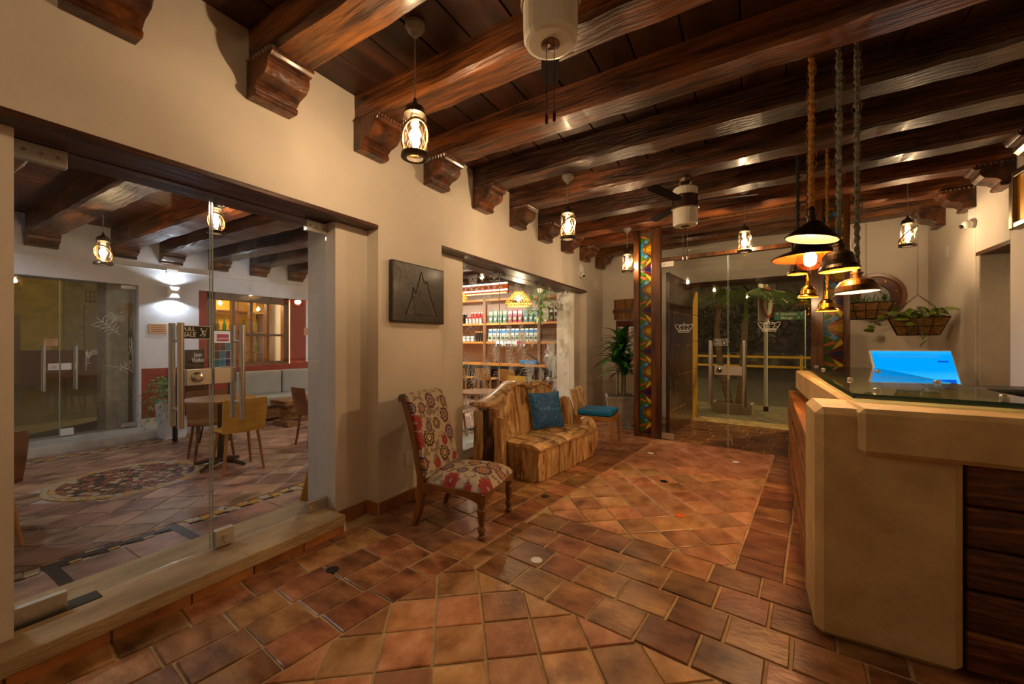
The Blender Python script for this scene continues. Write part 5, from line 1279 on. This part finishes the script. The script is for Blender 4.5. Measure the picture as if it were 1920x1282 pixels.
MB().box(-.04, -.38, .12, .04, .38, .19).build('stretcher', 'old_wood', t)
t = T('banquette', 'long grey upholstered banquette along the cafe wall', 'bench', (FX+.02, 3.55, 0))
MB().box(.05, 0, .05, .65, 3.2, .26).build('base', 'old_wood', t)
for i in range(4):
    y = .01+i*.80; MB().box(.16, y, .26, .72, y+.78, .42).build('seat_cushion', 'upholstery', t, bevel=.03, seg=3)
    b_ = MB().box(.0, y, .40, .15, y+.78, .83).build('back_cushion', 'upholstery', t, bevel=.03, seg=3)
# fern planter
t = T('potted_fern', 'feathery fern in a white square planter by the step', 'plant', (-7.03, 2.50, 0))
MB().hexa([(-.12, -.12, 0), (.12, -.12, 0), (.12, .12, 0), (-.12, .12, 0)], [(-.15, -.15, .52), (.15, -.15, .52), (.15, .15, .52), (-.15, .15, .52)]).build('planter', 'white_plaster', t, bevel=.006)
b = MB(); q = random.Random(3)
for k in range(38):
    a = q.random()*6.28; L_ = q.uniform(.3, .5); up_ = q.uniform(.1, .4); P_ = [Vector((L_*f*math.cos(a), L_*f*math.sin(a), .52+up_*math.sin(f*2.6)-.35*f**3)) for f in [j/9 for j in range(10)]]
    for i in range(1, 10):
        d = (P_[i]-P_[i-1]).normalized(); sd_ = d.cross(Vector((0, 0, 1))).normalized(); w2 = .055*math.sin(math.pi*(i/10)**.7)
        for s_ in (-1, 1):
            p = P_[i]; b.add([p, p+sd_*s_*w2+d*.02, p+sd_*s_*w2*.6+d*.035], [(0, 1, 2)])
            p = P_[i]-d*.018; b.add([p, p+sd_*s_*w2+d*.02, p+sd_*s_*w2*.6+d*.035], [(0, 1, 2)])
stuff(b.build('fronds', 'fern', t))
# menu stand
t = T('menu_stand', 'easel with a framed menu poster under a magenta heading', 'poster stand', (-6.06, 2.69, 0), R(30))
fc = face((0, 0, 1.252), (.0, 1, 0), (0, 0, 1)); W2, H2 = .17, .255
MB().box(-.012, -W2, 1.0, .012, W2, 1.51).build('frame', 'black_metal', t, bevel=.003)
pp = MB().box(.012, -W2+.015, 1.015, .015, W2-.015, 1.495).build('poster', 'print_white', t)
MB().box(.015, -.11, 1.36, .017, .11, 1.455).build('heading', 'magenta', pp)
text('lettering', 'exquisiteces', .04, 'print_white', pp, face((.0175, 0, 1.40), (0, 1, 0), (0, 0, 1)), ext=.0003)
q = random.Random(8)
for i in range(3):
    for j in range(3): MB().box(.015, -.152+i*.102, 1.02+j*.108, .0165, -.152+i*.102+.098, 1.02+j*.108+.104).build('photo_block', q.choice(['st_indigo', 'st_teal_g', 'print_black', 'st_brown', 'st_maroon', 'port_iron']), pp)
for y in (-.15, .15): MB().tube([(-.01, y, 0), (-.01, y, 1.0)], .011, 8).build('leg', 'black_metal', t)
MB().tube([(-.30, 0, 0), (-.02, 0, 1.3)], .011, 8).build('leg', 'black_metal', t)
t = T('chalk_board', 'dark printed board with script lettering behind the door lock', 'sign board', (-6.74, 2.63, 0), R(30))
MB().box(-.012, -.2, .93, .012, .2, 1.24).build('board', 'print_black', t); MB().box(-.10, -.22, .35, .05, .22, .93).build('cabinet', 'port_iron', t); MB().box(-.1, -.22, .0, -.06, -.18, .36).build('leg', 'black_metal', t); MB().box(-.1, .18, 0, -.06, .22, .36).build('leg', 'black_metal', t)
text('lettering', 'Juan', .085, 'print_white', t, face((.0125, .08, 1.17), (0, 1, 0), (0, 0, 1))); text('lettering', 'Valdez', .085, 'print_white', t, face((.0125, .08, 1.09), (0, 1, 0), (0, 0, 1)))
t = T('wet_floor_sign', 'folded yellow floor sign standing inside the right door jamb', 'floor sign', (-3.12, 2.12, 0), R(20))
for s_ in (-1, 1):
    MB().hexa([(s_*.10-.008, -.13, 0), (s_*.10+.008, -.13, 0), (s_*.10+.008, .13, 0), (s_*.10-.008, .13, 0)], [(s_*.012-.008, -.09, .42), (s_*.012+.008, -.09, .42), (s_*.012+.008, .09, .42), (s_*.012-.008, .09, .42)]).build('panel', 'yellow', t, bevel=.004)
MB().box(-.02, -.05, .415, .02, .05, .45).build('grip', 'black_plastic', t, bevel=.006)
# ================================================================ shop shelves
t = T('shop_shelving', 'timber wall shelving full of coffee packets behind the etched window', 'shelving', (0, 7.5, 0))
for x in (-6.4, -5.09, -3.73, -2.99): MB().box(x-.035, -.03, 0, x+.035, .04, 2.32).build('upright', 'post_wood', t)
for z in (2.26, 1.725, 1.315): MB().box(-6.6, -.02, z, -2.97, .42, z+.045).build('shelf', 'shelf_wood', t)
MB().box(-6.6, -.12, .835, -2.97, .42, .88).build('counter', 'shelf_wood', t); MB().box(-6.6, -.115, .76, -2.97, -.06, .835).build('counter_edge', 'black_metal', t)
MB().box(-4.86, 0, .88, -4.80, .05, 1.315).build('bracket', 'post_wood', t)
for z in (1.85, 1.91, 1.43, 1.49): MB().tube([(-6.5, -.02, z), (-2.98, -.02, z)], .004, 5).build('guard_rail', 'black_metal', t)
PK = {}
def goods(kind, label, cat, group, items, maker):
    src = None
    xs = sorted(set(l[0] for l in items)); two = len(set(l[1] for l in items)) > 1
    for lc in items:
        lb = label+', %s from the left' % ORD[xs.index(lc[0])]+((' in front' if lc[1] < 7.6 else ' behind') if two else '')
        if src is None: src = maker(); src.location = lc; src['label'] = lb; src['category'] = cat; src['group'] = group
        else: copy_tree(src, None, lc, label=lb)
def bag(body, band, top):
    def mk():
        t_ = bpy.data.objects.new('coffee_bag', None); C.objects.link(t_)
        MB().hexa([(-.05, -.035, 0), (.05, -.035, 0), (.05, .035, 0), (-.05, .035, 0)], [(-.048, -.006, .28), (.048, -.006, .28), (.048, .006, .28), (-.048, .006, .28)]).build('pouch', body, t_, bevel=.006)
        MB().lathe([(.034, 0), (.034, .003), (0, .003)], 14).xf(Matrix.Translation((0, -.034, .08)) @ Matrix.Rotation(R(84), 4, 'X')).build('emblem', band, t_)
        MB().box(-.045, -.021, .19, .045, -.014, .245).build('top_label', top, t_)
        return t_
    return mk
for n_, h_ in dict(bag_green='4a6a4a', bag_red='8a1020', bag_teal='125a50', bag_white='c8c8b8', bag_cream='b8b890', cup_red='b82018').items(): M(n_, P3(h_), rough=.35)
zU, zL, yb = 1.771, 1.361, 7.56
goods('a', 'pale green coffee bag on the upper shop shelf', 'coffee bag', 'green bags on the upper shelf', [(-4.96+i*.122, yb, zU) for i in range(4)], bag('bag_green', 'bag_white', 'bag_cream'))
goods('b', 'red coffee bag on the upper shop shelf', 'coffee bag', 'red bags on the upper shelf', [(-4.46+i*.125, yb, zU) for i in range(3)], bag('bag_red', 'bag_cream', 'bag_white'))
goods('c', 'teal coffee bag on the upper shop shelf', 'coffee bag', 'teal bags on the upper shelf', [(-4.07+i*.12, yb, zU) for i in range(3)], bag('bag_teal', 'bag_white', 'bag_green'))
goods('d', 'white and green coffee bag on the lower shop shelf', 'coffee bag', 'bags on the lower shelf', [(-4.98+i*.115, yb, zL) for i in range(11)], bag('bag_white', 'bag_green', 'st_sky'))
def tumbler(body, lid, h=.2, r=.036):
    def mk():
        t_ = bpy.data.objects.new('tumbler', None); C.objects.link(t_)
        MB().lathe([(r*.8, 0), (r, h*.9), (r, h), (0, h)], 14).build('cup', body, t_); MB().lathe([(r*1.05, h), (r*1.05, h+.02), (r*.5, h+.03), (0, h+.03)], 14).build('lid', lid, t_); return t_
    return mk
goods('e', 'black steel tumbler on the upper shop shelf', 'tumbler', 'black tumblers on the upper shelf', [(-6.25+i*.1, yb+.1*(j), zU) for i in range(6) for j in range(2)], tumbler('black_metal', 'steel', .22))
goods('f', 'white cup with red lid on the upper shop shelf', 'cup', 'red lidded cups on the upper shelf', [(-5.63+i*.095, yb, zU) for i in range(5)], tumbler('bag_white', 'cup_red', .12))
goods('g', 'red and white tall cup at the back of the upper shelf', 'cup', 'tall cups on the upper shelf', [(-5.58+i*.1, yb+.14, zU) for i in range(4)], tumbler('cup_red', 'bag_white', .24))
goods('h', 'white mug on the lower shop shelf', 'mug', 'white mugs on the lower shelf', [(-6.2+i*.12, yb, zL) for i in range(7)], tumbler('white_plastic', 'bag_white', .1, .046))
goods('i', 'slim dark bottle on the lower shop shelf', 'bottle', 'dark bottles on the lower shelf', [(-5.36+i*.07, yb, zL) for i in range(4)], tumbler('black_metal', 'shelf_wood', .2, .025))
goods('j', 'dark red packet on the upper shelf behind the hanging plant', 'coffee bag', 'dark red packets on the upper shelf', [(-3.62+i*.13, yb, zU) for i in range(5)], bag('st_maroon', 'bag_cream', 'bag_white'))
t = T('shelf_card', 'long white and red promotional strip on the lower shelf edge', 'sign', (-4.42, 7.47, 1.31)); MB().box(-.36, -.004, -.05, .36, .004, .06).build('card', 'print_white', t); MB().box(.17, -.006, .0, .36, -.004, .06).build('red_panel', 'magenta', t)
for i in range(9): MB().box(-.34+i*.075, -.006, -.046, -.34+i*.075+.06, -.004, -.004).build('photo_block', ['st_maroon', 'bag_green', 'sign_peach', 'st_brown'][i % 4], t)
t = T('bag_sealer', 'small blue lever bag sealer on the shop counter', 'appliance', (-3.95, 7.45, .88)); MB().box(-.2, -.05, 0, .2, .05, .09).build('body', 'st_sky', t, bevel=.01); MB().tube([(.18, 0, .1), (-.05, 0, .24), (-.08, 0, .30)], .016, 8).build('lever', 'black_plastic', t)
t = T('coffee_grinder', 'tall steel coffee grinder beside the window reveal', 'grinder', (-3.22, 7.0, 0)); MB().box(-.16, -.16, 0, .16, .16, .62).build('cabinet', 'win_wood', t)
MB().lathe([(.12, .62), (.12, .66), (.08, .68), (.08, .84), (.13, .90), (.15, .98), (.15, 1.08), (.1, 1.12), (0, 1.12)], 20).build('body', 'satin', t); MB().lathe([(.05, 1.12), (.11, 1.2), (.12, 1.32), (0, 1.33)], 16).build('hopper', 'chimney', t); MB().lathe([(.05, .7), (.06, .82), (0, .82)], 12, (0, -.1, 0)).build('spout', 'black_metal', t)
def bar_stool(label, loc, rz):
    t = T('bar_stool', label, 'stool', loc, rz, 'shop bar stools')
    legs4(t, ((.13, .13), (.13, -.13), (-.13, .13), (-.13, -.13)), .60, .02, 'stool_wood', .35)
    MB().box(-.19, -.19, .60, .19, .19, .625).build('seat', 'stool_wood', t, bevel=.008)
    MB().hexa([(-.19, -.19, .62), (-.175, -.19, .62), (-.175, .19, .62), (-.19, .19, .62)], [(-.24, -.17, .83), (-.225, -.17, .83), (-.225, .17, .83), (-.24, .17, .83)]).build('backrest', 'stool_wood', t, bevel=.005)
    MB().tube([(.16, -.16, .25), (.16, .16, .25)], .012, 8).build('footrest', 'stool_wood', t)
for i, (x, lb) in enumerate(((-5.10, 'leftmost of the three before the counter'), (-4.5, 'in the middle of the three before the counter'), (-3.95, 'rightmost of the three before the counter'))): bar_stool('light wooden bar stool with low back, '+lb, (x, 6.75, 0), R(90))
t = T('display_hood', 'long metal light hood hanging above the shop shelves', 'light fitting', (-4.95, 7.1, 2.42))
MB().box(-1.3, -.22, .05, .85, .3, .11).build('hood', 'satin', t); MB().box(-1.3, -.26, -.10, .85, -.22, .11).build('fascia', 'copper_in', t)
for y, z in ((-.28, .10), (-.28, -.03)): MB().tube([(-1.3, y, z), (.85, y, z)], .013, 8).build('light_tube', 'tube_light', t)
for i in range(14): MB().lathe([(.012, .0), (.028, .03), (.012, .06), (0, .06)], 10, (-1.2+i*.145, -.275, .0)).build('spot_cone', 'steel', t)
for x in (-1.0, .6): MB().tube([(x, 0, .11), (x, 0, .52)], .008, 6).build('hanger', 'steel', t)
lamp('hood_light', (-.2, -.35, -.12), 48, (1, .93, .86), .1, t, 'AREA', shape='RECTANGLE', size=2.0, size_y=.2).rotation_euler = (R(25), 0, 0)
t = T('hanging_plant', 'leafy green plant hanging high in the shop window', 'hanging plant', (-3.12, 6.33, 2.2)); b = MB(); q = random.Random(6)
MB().lathe([(.05, 0), (.09, .12), (.09, .13), (0, .13)], 14).build('pot', 'white_plastic', t); MB().tube([(0, 0, .13), (0, 0, .74)], .004, 5).build('cord', 'black_metal', t)
lf = leafmesh(.15, .055, .5, 3); L1 = None
for i in range(130):
    a = q.random()*6.28; r_ = q.uniform(.03, .24); p = (r_*math.cos(a), r_*math.sin(a), .2-q.random()**1.5*.65); rt = (q.uniform(-.5, .5), q.uniform(-.5, 1.0), q.random()*6.28)
    if L1 is None: L1 = lf.build('leaf', 'fern', t, loc=p); L1.rotation_euler = rt
    else: inst(L1, t, p, rt)
for (x, y, pw) in ((-5.2, .2, 44), (-4.6, 3.6, 48), (-6.3, 5.6, 30)):  # out-of-view fill lamps, added to brighten the cafe
    t = T('fill_spot', 'unseen fill lamp added under the cafe ceiling at %s' % ('the near end' if y < 1 else 'the middle' if y < 4 else 'the banquette end'), 'spotlight', (x, y, 2.94)); MB().lathe([(.05, 0), (.05, -.06), (.045, -.06), (.04, -.02), (0, -.02)], 16).build('can', 'white_plastic', t)
    lamp('fill_light', (0, 0, -.09), pw, (.94, .95, 1), .06, t)
# ================================================================ street before the lobby
S(MB().box(-30, 8.2, -.4, 30, 11.2, -.15).build('floor_sidewalk', 'sidewalk'), 'grey street pavement outside the entrance')
S(MB().box(-40, 11.2, -.5, 40, 34, -.27).build('floor_road', 'asphalt'), 'dark asphalt road outside the entrance')
S(MB().box(-8.2, -20, -.4, -10.6, 8.2, -.06).build('floor_pavement', 'sidewalk'), 'narrow pavement outside the cafe')
S(MB().box(-10.6, -20, -.5, -21.9, 8.2, -.12).build('floor_lane', 'asphalt'), 'side street beside the cafe')
pl = T('palm_planter', 'low concrete planter box holding two palms on the pavement', 'planter', (-.29, 9.9, -.15), A6)
MB().box(-.38, -.22, 0, .38, -.17, .2).build('side', 'concrete', pl); MB().box(-.38, .17, 0, .38, .22, .2).build('side', 'concrete', pl); MB().box(-.38, -.17, 0, -.33, .17, .2).build('end', 'concrete', pl); MB().box(.33, -.17, 0, .38, .17, .2).build('end', 'concrete', pl); MB().box(-.33, -.17, 0, .33, .17, .17).build('soil', 'soil', pl)
def palm(label, base, pts, hshaft, seed, nf):
    t = T('palm_tree', label, 'palm tree', base, 0, 'palms in the planter')
    P_ = [Vector(p) for p in pts]; n = 22; full = []; rr = []
    for i in range(n+1):
        f = i/n*(len(P_)-1); k = min(int(f), len(P_)-2); full.append(P_[k].lerp(P_[k+1], f-k)); rr.append(.075-.035*(i/n)+.003*(i % 2))
    MB().tube(full, rr, 12).build('trunk', 'palm_trunk', t, smooth=False)
    top = full[-1]; MB().tube([top-Vector((0, 0, .03)), top+Vector((0, 0, hshaft))], [.048, .032], 12).build('crownshaft', 'palm_shaft', t)
    q = random.Random(seed)
    for k in range(nf):
        a = k*2.4+q.random()*.4; L_ = q.uniform(.95, 1.3); b = MB(); o_ = top+Vector((0, 0, hshaft)); d2 = Vector((math.cos(a), math.sin(a), 0)); S_ = [o_+d2*(L_*f)+Vector((0, 0, .75*L_*f*(.75-f))) for f in [j/12 for j in range(13)]]
        b.tube(S_, [.012*(1-.8*j/12) for j in range(13)], 5); sd_ = Vector((-d2.y, d2.x, 0))
        for j in range(2, 13):
            for s_ in (-1, 1):
                for q2 in (0, .5):
                    p = S_[j]-(S_[j]-S_[j-1])*q2; l2 = .34*math.sin(math.pi*(j/13)**.8)+.08; e_ = p+sd_*s_*l2*.75+d2*l2*.5-Vector((0, 0, l2*.45)); w3 = d2*.012
                    b.add([p-w3, p+w3, (p+e_)/2+w3*1.3+Vector((0, 0, .03)), e_, (p+e_)/2-w3*1.3+Vector((0, 0, .03))], [(0, 1, 2, 3, 4)])
        b.build('frond', 'palm_shaft', t)
palm('taller palm leaning left in the pavement planter', (-.42, 9.9, 0), [(.08, 0, .0), (-.1, 0, .8), (-.17, 0, 1.6), (-.12, 0, 2.45)], .5, 3, 9)
palm('shorter palm at the right of the pavement planter', (-.12, 9.92, 0), [(-.06, 0, .0), (.02, 0, .9), (.06, 0, 1.65), (.08, 0, 1.85)], .45, 5, 11)
t = T('parking_sign', 'round red ringed parking sign on a pale post at the kerb', 'road sign', (.33, 10.35, -.15), R(-18))
MB().tube([(0, 0, 0), (0, 0, 2.75)], .035, 10).build('post', 'white_plastic', t); MB().lathe([(.05, 0), (.05, .1), (0, .1)], 10).build('post_foot', 'black_metal', t)
MB().box(-.012, -.06, 1.95, .006, .62, 2.75).xf(Matrix.Translation((-.04, -.28, 0))).build('back_panel', 'print_white', t)
dm = Matrix.Translation((.0, 0, 2.35)) @ Matrix.Rotation(R(90), 4, 'Y')
MB().lathe([(.34, .035), (.34, .045), (0, .045)], 32).xf(dm).build('disc', 'sign_red', t); MB().lathe([(.27, .045), (.27, .048), (0, .048)], 32).xf(dm).build('disc_face', 'print_white', t)
text('lettering', 'P', .42, 'print_black', t, face((.049, 0, 2.35), (0, 1, 0), (0, 0, 1)))
t = T('street_name_sign', 'green direction sign with white town names across the road', 'road sign', (1.75, 24.2, 0), R(-4)); MB().box(-.62, -.02, 2.45, .62, .02, 2.85).build('panel', 'sign_green', t); MB().tube([(.66, 0, -.27), (.66, 0, 2.9)], .04, 8).build('post', 'satin', t)
EM('sign_glow', P3('0c7a6a'), .12)
text('lettering', '\u2191 Sincelejo  \u2197', .19, 'print_white', t, face((0, -.024, 2.74), (1, 0, 0), (0, 0, 1)), bold=.002); text('lettering', 'Manga   \u2197', .19, 'print_white', t, face((.05, -.024, 2.55), (1, 0, 0), (0, 0, 1)), bold=.002)
t = T('street_railing', 'yellow painted railing along the far side of the road', 'railing', (0, 20, -.27), A6)
for z in (.95, .55): MB().box(-14, -.04, z, 14, .04, z+.09).build('rail', 'rail_yellow', t)
for i in range(11): MB().box(-13.8+i*2.6, -.05, 0, -13.7+i*2.6, .05, 1.08).build('post', 'rail_yellow', t)
S(MB().box(-40, 33, -.5, 40, 33.4, .6).build('wall_far_kerb', 'concrete'), 'low far kerb wall')
q = random.Random(17)
for i in range(9):
    x = -16+i*4+q.uniform(-.8, .8); t = T('dark_tree', 'dark tree across the road, %s from the left' % ORD[i], 'tree', (x, 26+q.uniform(-1.5, 2), -.27), 0, 'dark trees across the road'); b = MB()
    MB().tube([(0, 0, 0), (.1, 0, 2.6)], [.2, .14], 8).build('trunk', 'soil', t)
    for k in range(420):
        a, c_, r_ = q.random()*6.28, q.uniform(-1, 1), q.random()**.4; s_ = math.sqrt(1-c_*c_); p = Vector((2.3*r_*s_*math.cos(a), 1.6*r_*s_*math.sin(a), 3.0+1.9*r_*c_)); u_ = Vector((q.uniform(-1, 1), q.uniform(-1, 1), q.uniform(-1, 1)))*.22; v_ = Vector((q.uniform(-1, 1), q.uniform(-1, 1), q.uniform(-1, 1)))*.22
        b.add([p-u_, p+v_, p+u_, p-v_*.6], [(0, 1, 2, 3)])
    stuff(b.build('foliage', 'dark_foliage', t))
t = T('brick_house', 'dark brick house far behind the palms', 'building', (-1.5, 36, 0)); MB().box(-5, 0, -.3, 6, 4, 7.5).build('wall', 'facade', t)
for i in range(3):
    for z in (1.2, 4.2): w_ = MB().box(-4+i*3, -.06, z, -2.6+i*3, .0, z+1.6).build('window', 'win_wood', t); MB().box(-3.9+i*3, -.08, z+.1, -2.7+i*3, -.06, z+1.5).build('pane', 'grey_plastic', w_)
# opposite side of the side street
t = T('shop_house', 'pale house with roller shutter across the side street', 'building', (-22, 0, 0))
MB().box(-3, 4.55, -.3, 0, 9, 6).build('wall', 'facade', t); MB().box(-3, -4, -.3, -.05, 4.55, 6).build('yellow_wall', 'facade_yellow', t); MB().box(-.1, -4, -.3, .02, 9, 1.05).build('red_base', 'red_base', t)
s_ = MB()
for i in range(16): MB().box(0, 5.08, .9+i*.1, .05-.02*(i % 2), 6.2, .99+i*.1).build('shutter_slat', 'shutter', t)
sb = MB().box(0, 5.08, 2.42, .06, 6.5, 2.75).build('shop_sign', 'facade', t); text('lettering', 'PL', .3, 'sign_red', sb, face((.065, 5.78, 2.57), (0, 1, 0), (0, 0, 1)), bold=.006)
gr = MB()
for i in range(7): gr.box(.05, 5.1+i*.12, 2.9, .08, 5.12+i*.12, 3.3)
for i in range(3): gr.box(.05, 5.1, 2.9+i*.2, .08, 5.84, 2.92+i*.2)
gr.build('window_grille', 'black_metal', t); MB().box(-.02, 2.4, -.1, .03, 3.5, 2.3).build('door', 'win_wood', t)
def streetlamp(label, x, y, h, power, col):
    t = T('street_lamp', label, 'street lamp', (x, y, -.2)); MB().tube([(0, 0, 0), (0, 0, h), (0, -.5, h+.3), (0, -1.2, h+.4)], .05, 8).build('post', 'satin', t); MB().box(-.12, -1.6, h+.34, .12, -1.1, h+.44).build('head', 'satin', t, bevel=.02)
    lamp('street_light', (0, -1.35, h+.25), power, col, .12, t)
streetlamp('tall street lamp beyond the pavement right of the entrance', 3.2, 12.5, 5.6, 700, SODIUM)
streetlamp('tall street lamp across the road left of the entrance', -5.5, 17.5, 6, 900, SODIUM)
streetlamp('street lamp on the side street by the cafe', -12, 6.5, 5, 480, SODIUM)
